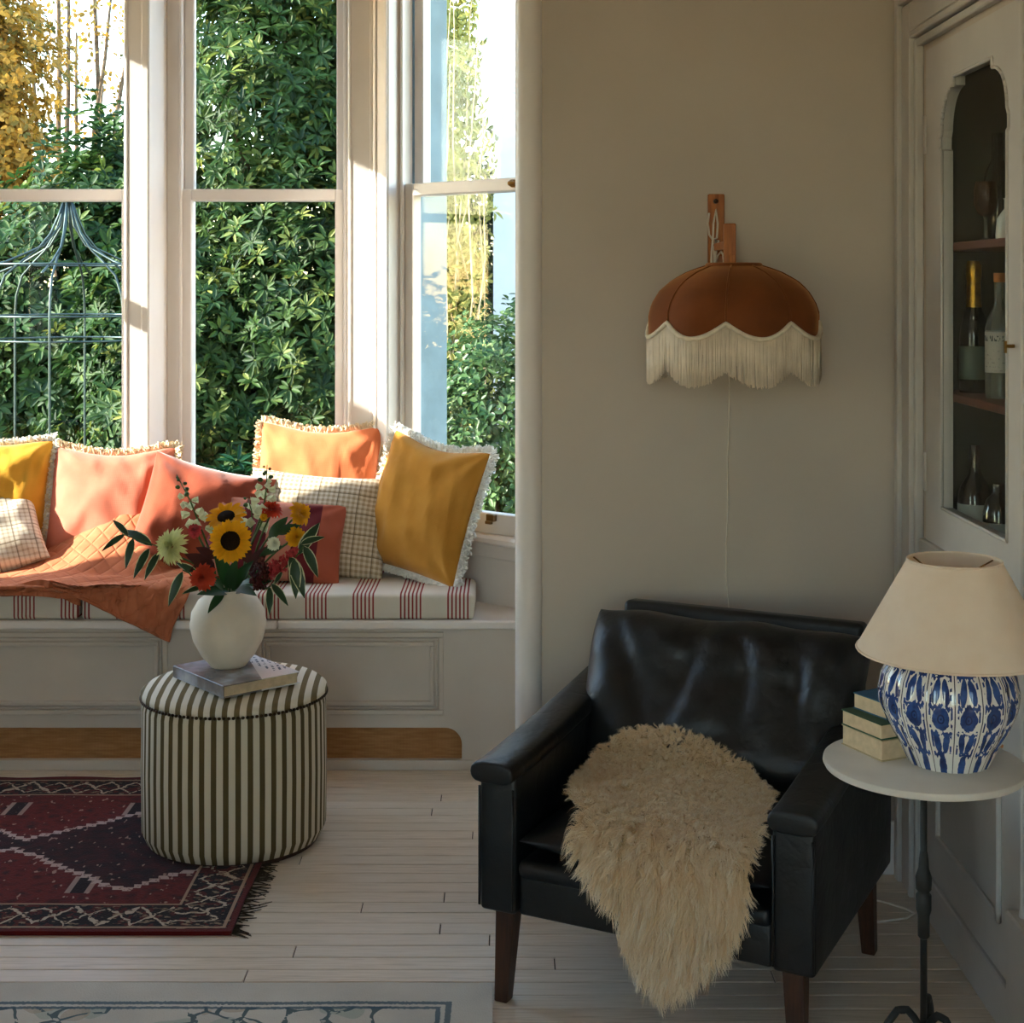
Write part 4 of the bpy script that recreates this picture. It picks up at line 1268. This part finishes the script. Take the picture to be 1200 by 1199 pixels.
dahlia('dahlia', 'coral red dahlia low over the vase shoulder', px(238, 677, 3.80), (-.30, -.9, .25), .040, 'coral_dahlia', 9, .14, 4)
dahlia('dahlia', 'orange red dahlia seen from the side at the top of the bouquet', px(318, 598, 3.92), (.15, -.35, .9), .034, 'red_dahlia', 7, .17, 5)
dahlia('rudbeckia', 'yellow daisy turned sideways towards the wall', px(352, 602, 3.92), (.75, -.45, .35), .036, 'yellow_bloom', 3, .2, 6)
dahlia('rudbeckia', 'yellow pompon flower below the sideways yellow daisy', px(347, 630, 3.86), (.35, -.9, .25), .031, 'yellow_bloom', 6, .17, 7)
dahlia('small_dahlia', 'small pink bud flower beside the pale dahlia', px(228, 622, 3.86), (-.3, -.8, .5), .022, 'pink_bloom', 4, .22, 8)
dahlia('small_dahlia', 'small yellow bud under the orange red dahlia', px(309, 606, 3.88), (.0, -.9, .4), .011, 'yellow_bloom', 4, .3, 8)
dahlia('small_dahlia', 'small white flower among the leaves beside the celosia', px(321, 637, 3.83), (.4, -.8, .4), .020, 'white_petal', 4, .22, 18)
snapdragon('white snapdragon spike leaning over the pale dahlia', px(207, 556, 3.90), px(236, 620, 3.90), seed=1)
snapdragon('tall white snapdragon spike before the checked cushion', px(313, 545, 3.95), px(308, 600, 3.94), seed=2, n=18)
snapdragon('short white snapdragon between the sunflowers and the tall spike', px(290, 582, 3.95), px(296, 616, 3.94), seed=3, n=10)
celosia('rose pink feathery celosia on the wall side of the bouquet', px(314, 676, 3.84), px(349, 643, 3.84), 4)
celosia('dark burgundy feathery celosia above the vase rim', px(303, 690, 3.82), px(306, 655, 3.82), 5, 'burgundy_leaf')
leaf_spray('long spray of white edged leaves reaching over the quilt', [px(215, 655, 3.86), px(190, 642, 3.84), px(160, 632, 3.84), px(143, 626, 3.84)],
           [(px(146, 627, 3.84), px(121, 641, 3.80)), (px(150, 628, 3.84), px(133, 607, 3.86)), (px(156, 631, 3.84), px(147, 662, 3.80)), (px(178, 640, 3.84), px(145, 616, 3.87)),
            (px(175, 643, 3.84), px(157, 672, 3.79)), (px(186, 648, 3.84), px(170, 674, 3.79))], L=.08, W=.013)
leaf_spray('hanging spray of white edged leaves beside the coral dahlia', [px(235, 690, 3.83), px(222, 672, 3.80), px(214, 668, 3.79)],
           [(px(214, 670, 3.79), px(197, 706, 3.75)), (px(232, 674, 3.80), px(207, 656, 3.82)), (px(238, 688, 3.8), px(217, 692, 3.76))], W=.013)
leaf_spray('spray of leaves drooping on the wall side of the bouquet', [px(330, 670, 3.84), px(345, 655, 3.83), px(356, 640, 3.83)],
           [(px(340, 652, 3.83), px(357, 694, 3.78)), (px(356, 640, 3.83), px(373, 672, 3.80)), (px(352, 638, 3.83), px(378, 627, 3.84)), (px(345, 655, 3.82), px(347, 697, 3.78)), (px(350, 650, 3.83), px(372, 612, 3.86))], W=.015)
leaf_spray('low spray of white edged leaves over the wall side of the vase rim', [px(312, 690, 3.82), px(322, 684, 3.80)],
           [(px(318, 684, 3.80), px(336, 704, 3.76)), (px(322, 684, 3.80), px(331, 668, 3.82)), (px(316, 688, 3.80), px(316, 716, 3.76))], W=.014)
leaf_spray('broad green leaves between the sunflowers and yellow daisies', [px(318, 625, 3.88), px(326, 618, 3.87)],
           [(px(316, 632, 3.86), px(334, 606, 3.87)), (px(324, 626, 3.86), px(350, 614, 3.86)), (px(330, 640, 3.85), px(306, 648, 3.82))], 'bouquet_leaf', W=.020)
leaf_spray('dark burgundy leaves beneath the sunflowers', [px(250, 665, 3.86)],
           [(px(252, 668, 3.84), px(222, 648, 3.82)), (px(250, 660, 3.84), px(226, 664, 3.80)), (px(252, 655, 3.84), px(232, 640, 3.84)), (px(292, 670, 3.84), px(310, 642, 3.83)), (px(290, 660, 3.84), px(285, 632, 3.84))], 'burgundy_leaf', W=.022)
leaf_spray('dark green collar leaves filling the vase mouth', [px(270, 680, 3.86)],
           [(px(262, 694, 3.86), px(246, 712, 3.80)), (px(270, 690, 3.86), px(258, 652, 3.80)), (px(272, 692, 3.86), px(286, 662, 3.80)), (px(276, 694, 3.88), px(304, 676, 3.80)), (px(268, 694, 3.88), px(240, 690, 3.80)),
            (px(270, 690, 3.86), px(272, 664, 3.79)), (px(276, 690, 3.86), px(294, 690, 3.79)), (px(262, 692, 3.86), px(250, 674, 3.80))], 'bouquet_leaf', W=.015)

# ------------------------------------------------------------------ armchair
CH = Vector((.38, 3.14, 0)); CRZ = math.atan2(-.452, .892)
def make_chair():
    T = thing('armchair', 'black leather armchair with tapered wooden legs against the plain wall', 'armchair', CH, (0, 0, CRZ))
    lm = 'black_leather'
    for sx in (-1, 1):
        for sy, dx in ((-1, 0), (1, .0)):
            m = MB(); x, y = sx * .298, sy * .265
            top, bot = .021, .0145; z1 = .192
            vs = []
            for z, r, ox, oy in ((0, bot, sx * .008, sy * .010), (z1, top, 0, 0)):
                vs += [(x + ox - r, y + oy - r, z), (x + ox + r, y + oy - r, z), (x + ox + r, y + oy + r, z), (x + ox - r, y + oy + r, z)]
            m.add(vs, [(0,3,2,1),(4,5,6,7),(0,1,5,4),(1,2,6,5),(2,3,7,6),(3,0,4,7)])
            m.build('leg', 'dark_wood', T, bevel=.003)
        # arm: padded upright panel and rolled top
        def zt(y): return .462 + .075 * max(0, (y + .30) / .6) ** 1.2
        m = MB(); S_ = 9
        def sec(y):
            t = zt(y)
            return [(sx * .264, y, .188), (sx * .345, y, .188), (sx * .347, y, .30), (sx * .345, y, t), (sx * .264, y, t)]
        vs = []; fs = []
        for i in range(S_):
            vs += sec(-.305 + .615 * i / (S_ - 1))
        for i in range(S_ - 1):
            for j in range(5): fs.append((i*5+j, i*5+(j+1)%5, (i+1)*5+(j+1)%5, (i+1)*5+j))
        fs += [tuple(range(5)), tuple(range((S_-1)*5, S_*5))]
        m.add(vs, fs); arm = m.build('arm', lm, T, bevel=.009, seg=3, smooth=50)
        m = MB(); vs = []; fs = []; n = 14; S_ = 12
        for i in range(S_):
            y = -.326 + .62 * i / (S_ - 1); t = zt(max(-.3, y)) + .014
            for j in range(n):
                q = 2 * math.pi * j / n; cx = math.cos(q); sz = math.sin(q)
                sq = lambda v, p: math.copysign(abs(v) ** p, v)
                vs.append((sx * .309 + sq(cx, .6) * .049, y, t - .004 + sq(sz, .7) * .022))
        for i in range(S_ - 1):
            for j in range(n): fs.append((i*n+j, i*n+(j+1)%n, (i+1)*n+(j+1)%n, (i+1)*n+j))
        fs += [tuple(range(n)), tuple(range((S_-1)*n, S_*n))]
        m.add(vs, fs); m.build('arm_pad', lm, arm, bevel=.010, seg=3, smooth=60)
        for xx in (.268, .343):
            MB().tube([(sx * xx, -.309, .20), (sx * xx, -.309, .44)], .0028, 6).build('piping', lm, arm, smooth=True)
    MB().box(-.262, .262, -.296, -.255, .188, .268).build('front_rail', lm, T, bevel=.008, seg=3, smooth=40)
    MB().box(-.262, .262, -.306, .24, .262, .300).build('seat_deck', lm, T, bevel=.016, seg=4, smooth=60)
    MB().box(-.262, .262, -.25, .26, .190, .262).build('underframe', 'dark_wood', T)
    # loose seat cushion
    def sc(side):
        def fn(a, b_):
            u = math.sin((a * 2 - 1) * math.pi / 2); v = math.sin((b_ * 2 - 1) * math.pi / 2)
            e = max(0, (1 - u ** 6) * (1 - v ** 6)); h = (.022 + .030 * max(0, (1 - u*u) * (1 - v*v)) ** .5) * e ** .5
            h += .004 * nz(u * 4, v * 4, 3) * e
            return (u * .258, -.055 + v * .245, .338 + side * h)
        return fn
    MB().grid(sc(1), 30, 30).grid(sc(-1), 30, 30).build('seat_cushion', lm, T, smooth=True, merge=.0005)
    # back
    m = MB().prism([(.215, .19), (.275, .19), (.365, .700), (.305, .706)], lambda p, q, x: (x, p, q), -.285, .285)
    m.build('back_panel', lm, T, bevel=.014, seg=4, smooth=60)
    def bc(side):
        def fn(a, b_):
            u = math.sin((a * 2 - 1) * math.pi / 2); v = math.sin((b_ * 2 - 1) * math.pi / 2)
            e = max(0, (1 - u ** 6) * (1 - v ** 4)); h = .086 * e ** .42
            wr = 0
            for cu, kk in ((-.62, 11), (-.2, 9), (.22, 12), (.62, 10)):
                d = u - cu - .25 * (v - .2) * math.sin(kk); wr -= .020 * math.exp(-(d * 11) ** 2) * max(0, 1 - abs(v - .25) * .9)
            wr += .016 * nz(u * 3.2, v * 2.2, 8) + .007 * nz(u * 8 + v * 4, v * 5, 2)
            if side < 0: h += wr * e ** .5
            f = (v + 1) / 2
            y = .095 + .155 * f - .03 * (1 - f) ; z = .392 + .302 * f
            z += .012 * nz(u * 2.5, 5) * f
            return (u * (.318 - .05 * (1 - f) ** 2), y + side * h * .97, z + (-side) * h * .28)
        return fn
    MB().grid(bc(-1), 56, 36).grid(bc(1), 30 + 26, 36).build('back_cushion', lm, T, smooth=True, merge=.0005)
    return T
make_chair()

# ------------------------------------------------------------------ sheepskin over the chair
PROF = np.array([(.155, .72), (.070, .55), (.028, .455), (.01, .418), (-.04, .402), (-.25, .398), (-.305, .385), (-.332, .35), (-.338, .10)])
PCUM = np.concatenate([[0], np.cumsum(np.linalg.norm(np.diff(PROF, axis=0), axis=1))])
SHEEP = [(-.116, .229), (-.048, .224), (.052, .251), (.133, .289), (.171, .348), (.198, .362), (.209, .474), (.240, .60), (.240, .704), (.228, .763), (.185, .827), (.136, .884), (.077, .927), (.043, .911),
         (.008, .862), (-.019, .819), (-.025, .771), (-.073, .739), (-.128, .691), (-.135, .667), (-.135, .61), (-.193, .564), (-.228, .472), (-.238, .392), (-.240, .325), (-.222, .288), (-.173, .246)]
def make_sheepskin():
    T = thing('sheepskin', 'cream curly sheepskin draped over the leather armchair seat', 'sheepskin', CH, (0, 0, CRZ))
    def surf(x, v, off):
        y = np.interp(v, PCUM, PROF[:, 0]); z = np.interp(v, PCUM, PROF[:, 1])
        y2 = np.interp(v + .02, PCUM, PROF[:, 0]); z2 = np.interp(v + .02, PCUM, PROF[:, 1]); y1 = np.interp(v - .02, PCUM, PROF[:, 0]); z1 = np.interp(v - .02, PCUM, PROF[:, 1])
        ty, tz = y2 - y1, z2 - z1; l = np.hypot(ty, tz) + 1e-9; ty, tz = ty / l, tz / l
        ny, nz_ = tz, -ty                       # towards the sitter
        s = np.where(nz_ - ny * .6 < 0, -1, 1); ny, nz_ = ny * s, nz_ * s
        return np.stack([x, y + ny * off, z + nz_ * off], -1), np.stack([x * 0, ny, nz_], -1), np.stack([x * 0, ty, tz], -1)
    poly = np.array(SHEEP); cen = poly.mean(0); poly_in = cen + (poly - cen) * .925
    def inside(p, pg):
        x, y = p[:, 0], p[:, 1]; r = np.zeros(len(p), bool); n = len(pg)
        for i in range(n):
            x1, y1 = pg[i]; x2, y2 = pg[(i + 1) % n]
            c = ((y1 > y) != (y2 > y)) & (x < (x2 - x1) * (y - y1) / (y2 - y1 + 1e-12) + x1); r ^= c
        return r
    # pelt
    nu, nv = 60, 90
    U, Vv = np.meshgrid(np.linspace(-.28, .28, nu), np.linspace(.2, 1.0, nv)); pts = np.stack([U.ravel(), Vv.ravel()], 1)
    S3, _, _ = surf(pts[:, 0], pts[:, 1], .015)
    f = []
    ins = inside(pts, poly_in).reshape(nv, nu)
    for j in range(nv - 1):
        for i in range(nu - 1):
            if ins[j, i] and ins[j+1, i] and ins[j, i+1] and ins[j+1, i+1]: f.append((j*nu+i, j*nu+i+1, (j+1)*nu+i+1, (j+1)*nu+i))
    f = np.array(f); used = np.unique(f); mp = -np.ones(len(S3), int); mp[used] = np.arange(len(used))
    np_mesh('pelt', S3[used], mp[f], 'pelt', T, smooth=True)
    # wool locks
    g = np.random.default_rng(5); n = 170000
    p = np.stack([g.uniform(-.29, .29, n), g.uniform(.2, 1.0, n)], 1); p = p[inside(p, poly_in)]; n = len(p)
    B, Nn, Tt = surf(p[:, 0], p[:, 1], .013)
    low = np.clip((p[:, 1] - .46) / .30, 0, 1)
    # clumps: pull strand tips towards nearest clump centre
    cs = .0085; gx = np.floor((p[:, 0] + .3) / cs).astype(int); gy = np.floor((p[:, 1] + .3 * (gx % 2) * cs) / cs).astype(int)
    key, idx = np.unique(gx * 1000 + gy, return_inverse=True); nc = len(key); cd = g.normal(size=(nc, 3))
    cc = np.stack([np.bincount(idx, p[:, 0]) / np.bincount(idx), np.bincount(idx, p[:, 1]) / np.bincount(idx)], 1) + g.normal(0, cs * .3, (nc, 2))
    dc = cc[idx] - p
    Xv = np.array([1.0, 0, 0]); out = (p - cen); out[:, 0] *= 1.3
    ln = np.linalg.norm(out, axis=1)[:, None] + 1e-6
    edge = np.clip((ln[:, 0] - .10) / .2, 0, 1)
    comb = (Tt * (out[:, 1:2] / ln) + Xv * (out[:, 0:1] / ln)) * (.25 + .5 * edge)[:, None] + Tt * (.55 * low)[:, None]
    d = Nn * (.85 - .35 * low)[:, None] + comb + cd[idx] * .30 + g.normal(size=(n, 3)) * .10
    d /= np.linalg.norm(d, axis=1)[:, None]
    L = (.024 + .016 * low) * g.uniform(.75, 1.15, n)
    pull = (Xv * dc[:, 0:1] + Tt * dc[:, 1:2])
    curlv = np.cross(d, cd[idx]); curlv /= np.linalg.norm(curlv, axis=1)[:, None] + 1e-9
    side = np.cross(d, g.normal(size=(n, 3))); side /= np.linalg.norm(side, axis=1)[:, None] + 1e-9
    K = 5; w0 = .0009
    rows = []
    grav = np.array([0, 0, -1.0])
    for k in range(K):
        fr = k / (K - 1)
        q = B + d * (L * fr)[:, None] + pull * (.55 * fr) + curlv * (math.sin(fr * 7) * .0048) + grav * (fr ** 2 * L * .30 * (1 + low))[:, None]
        ww = w0 * (1 - .75 * fr ** 2)
        rows += [q - side * ww, q + side * ww]
    Vx = np.stack(rows, 1).reshape(-1, 3)
    i = np.arange(n)[:, None] * (2 * K)
    F = np.concatenate([i + np.array([[2*k, 2*k+1, 2*k+3, 2*k+2]]) for k in range(K - 1)], 1).reshape(-1, 4)
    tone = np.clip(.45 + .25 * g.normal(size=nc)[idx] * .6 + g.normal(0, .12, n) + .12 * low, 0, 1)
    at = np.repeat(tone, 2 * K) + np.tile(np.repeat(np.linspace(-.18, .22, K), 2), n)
    o = np_mesh('wool', Vx, F, 'sheep_wool', T, np.clip(at, 0, 1), smooth=True); o['kind'] = 'stuff'
make_sheepskin()

# ------------------------------------------------------------------ side table, lamp, books
TC = Vector((.703, 2.55, 0)); TZ = .64
def make_table():
    T = thing('side_table', 'small round pale-topped side table on an iron pole', 'table', TC)
    MB().lathe([(0, TZ - .018), (.150, TZ - .018), (.166, TZ - .014), (.169, TZ - .008), (.168, TZ - .002), (.164, TZ), (0, TZ)], 72).build('table_top', 'stone_top', T, smooth=40)
    MB().tube([(0, 0, .17), (0, 0, TZ - .018)], .0060, 12).build('pole', 'iron', T, smooth=True)
    MB().lathe([(.006, .335), (.010, .340), (.010, .375), (.013, .385), (.013, .41), (.009, .415), (.013, .42), (.014, .44), (.009, .455), (.008, .47), (.006, .485)], 16).build('collar', 'iron', T, smooth=True)
    MB().lathe([(.009, TZ - .03), (.035, TZ - .024), (.04, TZ - .018)], 20).build('flange', 'iron', T, smooth=True)
    for k in range(3):
        a = R(185 + 120 * k); d = Vector((math.cos(a), math.sin(a), 0))
        arc = [d * (.115 * f) + AZ * (.008 + float(np.interp(f, (0, .12, .25, .4, .55, .7, .85, 1), (.155, .190, .207, .207, .185, .140, .075, 0)))) for f in [i / 20 for i in range(21)]]
        MB().tube(arc, .0065, 10).build('foot', 'iron', T, smooth=True)
make_table()
LC = Vector((.744, 2.545, TZ))
def make_lamp():
    T = thing('table_lamp', 'blue and white lobed ceramic table lamp with beige cone shade', 'lamp', LC)
    prof = [(0, .0), (.068, .0), (.070, .004), (.082, .030), (.101, .062), (.1155, .098), (.118, .120), (.112, .150), (.096, .178), (.070, .196), (.040, .206), (.028, .209), (0, .209)]
    # refine the profile
    P2 = []
    for i in range(len(prof) - 1):
        for k in range(3):
            f = k / 3; P2.append((prof[i][0] * (1 - f) + prof[i+1][0] * f, prof[i][1] * (1 - f) + prof[i+1][1] * f))
    P2.append(prof[-1])
    MB().lathe(P2, 192, rmod=lambda q: 1 - .035 * (abs(math.cos(q * 8)) < 2) * (1 - abs(math.sin(8 * (q + math.pi / 16 + math.pi / 16))) ** .8) ).build('lamp_base', 'blue_white_ceramic', T, smooth=True)
    MB().tube([(0, 0, .20), (0, 0, .30)], .010, 12).build('lamp_stem', 'brass', T, smooth=True)
    MB().lathe([(0, .235), (.016, .24), (.030, .27), (.032, .295), (.022, .318), (0, .325)], 16).build('bulb', 'glazed_white', T, smooth=True)
    sh = Vector((.010, 0, 0))
    m = MB(); zb, zt_, rb, rt = .188, .342, .163, .078
    m.lathe([(rb, zb), (rt, zt_), (rt - .0025, zt_), (rb - .003, zb), (rb, zb)], 72, sh)
    m.f = [f for f in m.f if len(f) == 4]
    s = m.build('lamp_shade', 'lamp_linen', T, smooth=50)
    for r_, z in ((rb, zb), (rt, zt_)):
        MB().tube([(sh.x + r_ * math.cos(i * math.pi / 24), r_ * math.sin(i * math.pi / 24), z) for i in range(49)], .0022, 6, caps=False).build('shade_trim', 'lamp_linen', s, smooth=True)
    m = MB()
    for k in range(3):
        a = 2.1 * k + .3; m.tube([(0, 0, .30), (sh.x + (rt - .002) * math.cos(a), (rt - .002) * math.sin(a), zt_ - .004)], .0015, 5)
    m.build('shade_carrier', 'brass', s, smooth=True)
    # brown flex trailing off the table edge
    MB().tube([(.06, .04, .004), (.085, .07, .005), (.105, .075, .005), (.115, .068, .004)], .003, 6).build('flex', 'cork', T, smooth=True)
make_lamp()
bc0 = Vector((.604, 2.588, TZ)); xa = Vector((.908, .418, 0))
book('old_book', 'cream bound old book at the bottom of the table stack', 'book', bc0 + xa * .036, 24.7, .070, .112, .036, 'book_cream', 'old books on the side table', ct=.002, page_in=.0025)
book('old_book', 'green covered old book in the middle of the table stack', 'book', bc0 + xa * .034 + Vector((.0, .0, .0362)), 26, .068, .108, .027, 'book_green', 'old books on the side table', ct=.002, page_in=.0025)
book('old_book', 'blue covered old book on top of the table stack', 'book', bc0 + xa * .045 + Vector((.008, .004, .0634)), 28, .060, .100, .028, 'book_blue', 'old books on the side table', ct=.002, page_in=.002)

# ------------------------------------------------------------------ wall lamp
def make_wall_lamp():
    s0 = 1750 / Y1
    def wp(x, y, Y): return Vector(((x - 600) / 1750 * Y, Y, 1.45 - (y - 335) / 1750 * Y))
    T = thing('wall_lamp', 'scalloped brown velvet wall lamp with cream fringe on wooden bracket', 'wall lamp', wp(860, 300, Y1))
    a = wp(829, 228, Y1); b_ = wp(848, 330, Y1)
    MB().box(a.x, b_.x, Y1 - .016, Y1, b_.z, a.z).build('back_plate', 'bracket_wood', T, world=True, bevel=.002, seg=1)
    MB().lathe([(0, 0), (.006, 0), (.006, .012), (.0, .014)], 10).build('knob', 'dark_wood', T).matrix_basis = wmat(T).inverted() @ Matrix.Translation((a.x + .018, Y1 - .014, a.z - .018)) @ Matrix.Rotation(R(90), 4, 'X')
    C = Vector(((860 - 600) / 1750 * 3.45, 3.45, 0)); 
    # arm reaching into the room, board end and diagonal
    MB().box(b_.x - .020, b_.x - .004, 3.46, Y1 - .012, 1.50, 1.522).build('arm', 'bracket_wood', T, world=True, bevel=.002, seg=1)
    p = wp(848, 262, 3.47); q = wp(862, 318, 3.47)
    MB().box(p.x, q.x, 3.462, 3.476, q.z, p.z).build('end_board', 'bracket_wood', T, world=True, bevel=.002, seg=1)
    MB().box(p.x, p.x + .010, 3.476, Y1 - .014, 1.535, 1.553).build('strut', 'bracket_wood', T, world=True, bevel=.002, seg=1)
    # shade: eight domed panels
    Rr = .203; ztop = 1.497; zb = 1.367; off = R(-90 - 13.5 + 22.5)
    NP = 8
    def edge_drop(ph): return .034 * math.cos(ph * math.pi) ** 1     # ph in -.5..+.5 across the panel
    def shade_pt(th, f):
        """f 0 top .. 1 bottom"""
        k = (th - off) / (2 * math.pi / NP); ph = k - round(k)
        rr = float(np.interp(f, (0, .12, .27, .40, .55, .72, 1), (.060, .105, .148, .175, .193, .201, .200)))
        z = ztop - float(np.interp(f, (0, .12, .27, .40, .55, .72, 1), (0, .014, .036, .058, .085, .108, .130)))
        rr *= 1 - .05 * (abs(ph) * 2) ** 1.3 * min(1, f * 2.5)
        z -= edge_drop(ph) * f ** 4
        return Vector((C.x + rr * math.cos(th), C.y + rr * math.sin(th), z))
    for k in range(NP):
        def fn(a_, b2, k=k):
            th = off + (k - .5 + a_) * 2 * math.pi / NP
            return shade_pt(th, b2)
        MB().grid(fn, 15, 16).build('shade_panel', 'brown_velvet', T, world=True, smooth=True, fixn=False)
        th = off + (k + .5) * 2 * math.pi / NP
        MB().tube([shade_pt(th, i / 14) + Vector((math.cos(th), math.sin(th), .2)) * .001 for i in range(15)], .0022, 6).build('shade_seam', 'brown_velvet', T, world=True, smooth=True)
    MB().tube([shade_pt(2 * math.pi * i / 48, 0) for i in range(49)], .006, 8, caps=False).build('top_ring', 'brown_velvet', T, world=True, smooth=True)
    n = 320; br = []
    for i in range(n + 1):
        th = 2 * math.pi * i / n; p_ = shade_pt(th, 1); br.append(p_ + Vector((math.cos(th), math.sin(th), 0)) * .003)
    MB().tube(br, .0055, 6, caps=False).build('braid', 'shade_braid', T, world=True, smooth=True)
    rn = random.Random(2); f = MB()
    for i in range(900):
        th = 2 * math.pi * (i + rn.uniform(-.3, .3)) / 900; p_ = shade_pt(th, 1) + Vector((math.cos(th), math.sin(th), 0)) * (.003 + rn.uniform(-.001, .001))
        L = .106 + rn.uniform(-.004, .004); dx = rn.uniform(-.003, .003); tv = Vector((-math.sin(th), math.cos(th), 0))
        f.tube([p_, p_ + tv * dx * .4 - AZ * L * .5, p_ + tv * dx - AZ * L], .00125, 4)
    tag(f.build('fringe', 'shade_thread', T, world=True, smooth=True), kind='stuff')
    # looped flex over the bracket and down the wall
    m = [wp(831, 250, Y1 - .022), wp(829.5, 262, Y1 - .03), wp(831, 275, Y1 - .032), wp(835, 281, Y1 - .035), wp(840, 279, Y1 - .04), wp(841, 262, Y1 - .04), wp(839, 246, Y1 - .035), wp(836, 262, Y1 - .03), wp(835.5, 278, Y1 - .05), wp(834, 295, Y1 - .06), wp(833.5, 312, Y1 - .07)]
    MB().tube(m, .0026, 6).build('flex_loop', 'cord_white', T, world=True, smooth=True)
    m = [wp(837, 312, Y1 - .06), wp(837, 290, Y1 - .05), wp(839, 281, Y1 - .045), wp(842, 282, Y1 - .05), wp(838.5, 300, Y1 - .06), wp(838, 312, Y1 - .06), wp(841, 300, Y1 - .10), wp(845, 295, Y1 - .12), wp(847, 298, Y1 - .13), wp(849, 312, Y1 - .14)]
    MB().tube(m, .0026, 6).build('flex_loop', 'cord_white', T, world=True, smooth=True)
    w = [(852, 405), (855, 450), (854, 500), (852.5, 545), (853, 590), (851, 640), (851, 675), (854, 712), (856, 790), (858, 900)]
    MB().tube([wp(x, y, Y1 - .004) for x, y in w], .0019, 6).build('flex', 'cord_white', T, world=True, smooth=True)
make_wall_lamp()

# ------------------------------------------------------------------ things in the cupboard
def vessel(name, label, cat, loc, parts_, group=None):
    T = thing(name, label, cat, loc, group=group)
    for nm, prof, mat in parts_: MB().lathe(prof, 28).build(nm, mat, T, smooth=50)
    return T
CX = X1 + .065
vessel('champagne_bottle', 'dark champagne bottle with gold foil neck and sage label', 'bottle', (1.042, 3.37, 1.2095), [
    ('glass_body', [(0, 0), (.031, 0), (.032, .006), (.032, .125), (.029, .150), (.020, .180), (.0145, .205), (.0145, .28), (0, .28)], 'green_glass'),
    ('label', [(.0324, .03), (.0326, .03), (.0326, .105), (.0324, .105)], 'sage_label'),
    ('neck_band', [(.025, .162), (.0262, .166), (.0215, .181), (.020, .179)], 'dark_glass'),
    ('foil', [(.0175, .192), (.0165, .21), (.0155, .25), (.0175, .262), (.0175, .285), (.014, .296), (0, .298)], 'gold_foil')])
vessel('spirit_bottle', 'clear bottle with white paper label and cork stopper', 'bottle', (1.045, 3.20, 1.2095), [
    ('glass_body', [(0, 0), (.029, 0), (.030, .006), (.030, .150), (.026, .170), (.014, .195), (.011, .205), (.011, .25), (0, .25)], 'clear_glass'),
    ('label', [(.0304, .055), (.0306, .055), (.0306, .142), (.0304, .142)], 'bottle_label'),
    ('cork', [(.0115, .248), (.0125, .250), (.0125, .268), (0, .268)], 'cork')])
vessel('stoneware_bottle', 'white glazed stoneware bottle on the upper cupboard shelf', 'bottle', (1.055, 3.16, 1.547), [
    ('jar', [(0, 0), (.030, 0), (.031, .01), (.028, .045), (.018, .060), (.013, .066), (.013, .085), (.016, .088), (0, .088)], 'glazed_white')])
vessel('goblet', 'stemmed glass with amber bowl on the upper cupboard shelf', 'glass', (1.056, 3.33, 1.547), [
    ('foot', [(0, 0), (.026, 0), (.024, .004), (.005, .010), (.0035, .05), (.006, .056), (0, .057)], 'clear_glass'),
    ('bowl', [(0, .055), (.016, .062), (.026, .085), (.026, .115), (.022, .135), (.021, .135), (.024, .115), (.024, .087), (.014, .066), (0, .060)], 'amber_glass')])
vessel('tall_bottle', 'slim dark glass bottle at the back of the upper cupboard shelf', 'bottle', (1.105, 3.40, 1.547), [
    ('glass_body', [(0, 0), (.030, 0), (.031, .005), (.031, .14), (.026, .165), (.013, .19), (.012, .25), (0, .25)], 'green_glass')])
vessel('dark_bottle', 'dark bottle with pale torn label on the cupboard floor', 'bottle', (1.032, 3.33, .8805), [
    ('glass_body', [(0, 0), (.036, 0), (.037, .006), (.037, .10), (.030, .125), (.015, .150), (.013, .160), (.013, .215), (0, .215)], 'dark_glass'),
    ('label', [(.0374, .02), (.0376, .02), (.0376, .085), (.0374, .085)], 'pale_label')])
vessel('small_bottle', 'small dark bottle with round seal beside the torn-label bottle', 'bottle', (1.030, 3.16, .8805), [
    ('glass_body', [(0, 0), (.032, 0), (.033, .006), (.033, .09), (.026, .115), (.013, .13), (.012, .15), (0, .15)], 'dark_glass'),
    ('seal', [(.0334, .05), (.0336, .05), (.0336, .07), (.0334, .07)], 'pale_label')])

# thin flex lying on the boards behind the chair leg
def floor_flex():
    pts = [(1000, 1046), (1013, 1052), (1040, 1058), (1062, 1065), (1072, 1070), (1062, 1076), (1036, 1079), (1008, 1082)]
    w = []
    for x, y in pts:
        Y = 1750 * 1.446 / (y - 335); w.append(((x - 600) / 1750 * Y, Y, .0035))
    o = MB().tube(w, .0026, 6).build('power_cord', 'cord_white', smooth=True)
    tag(o, 'thin pale power cord looped on the floor behind the armchair', 'cord')
floor_flex()
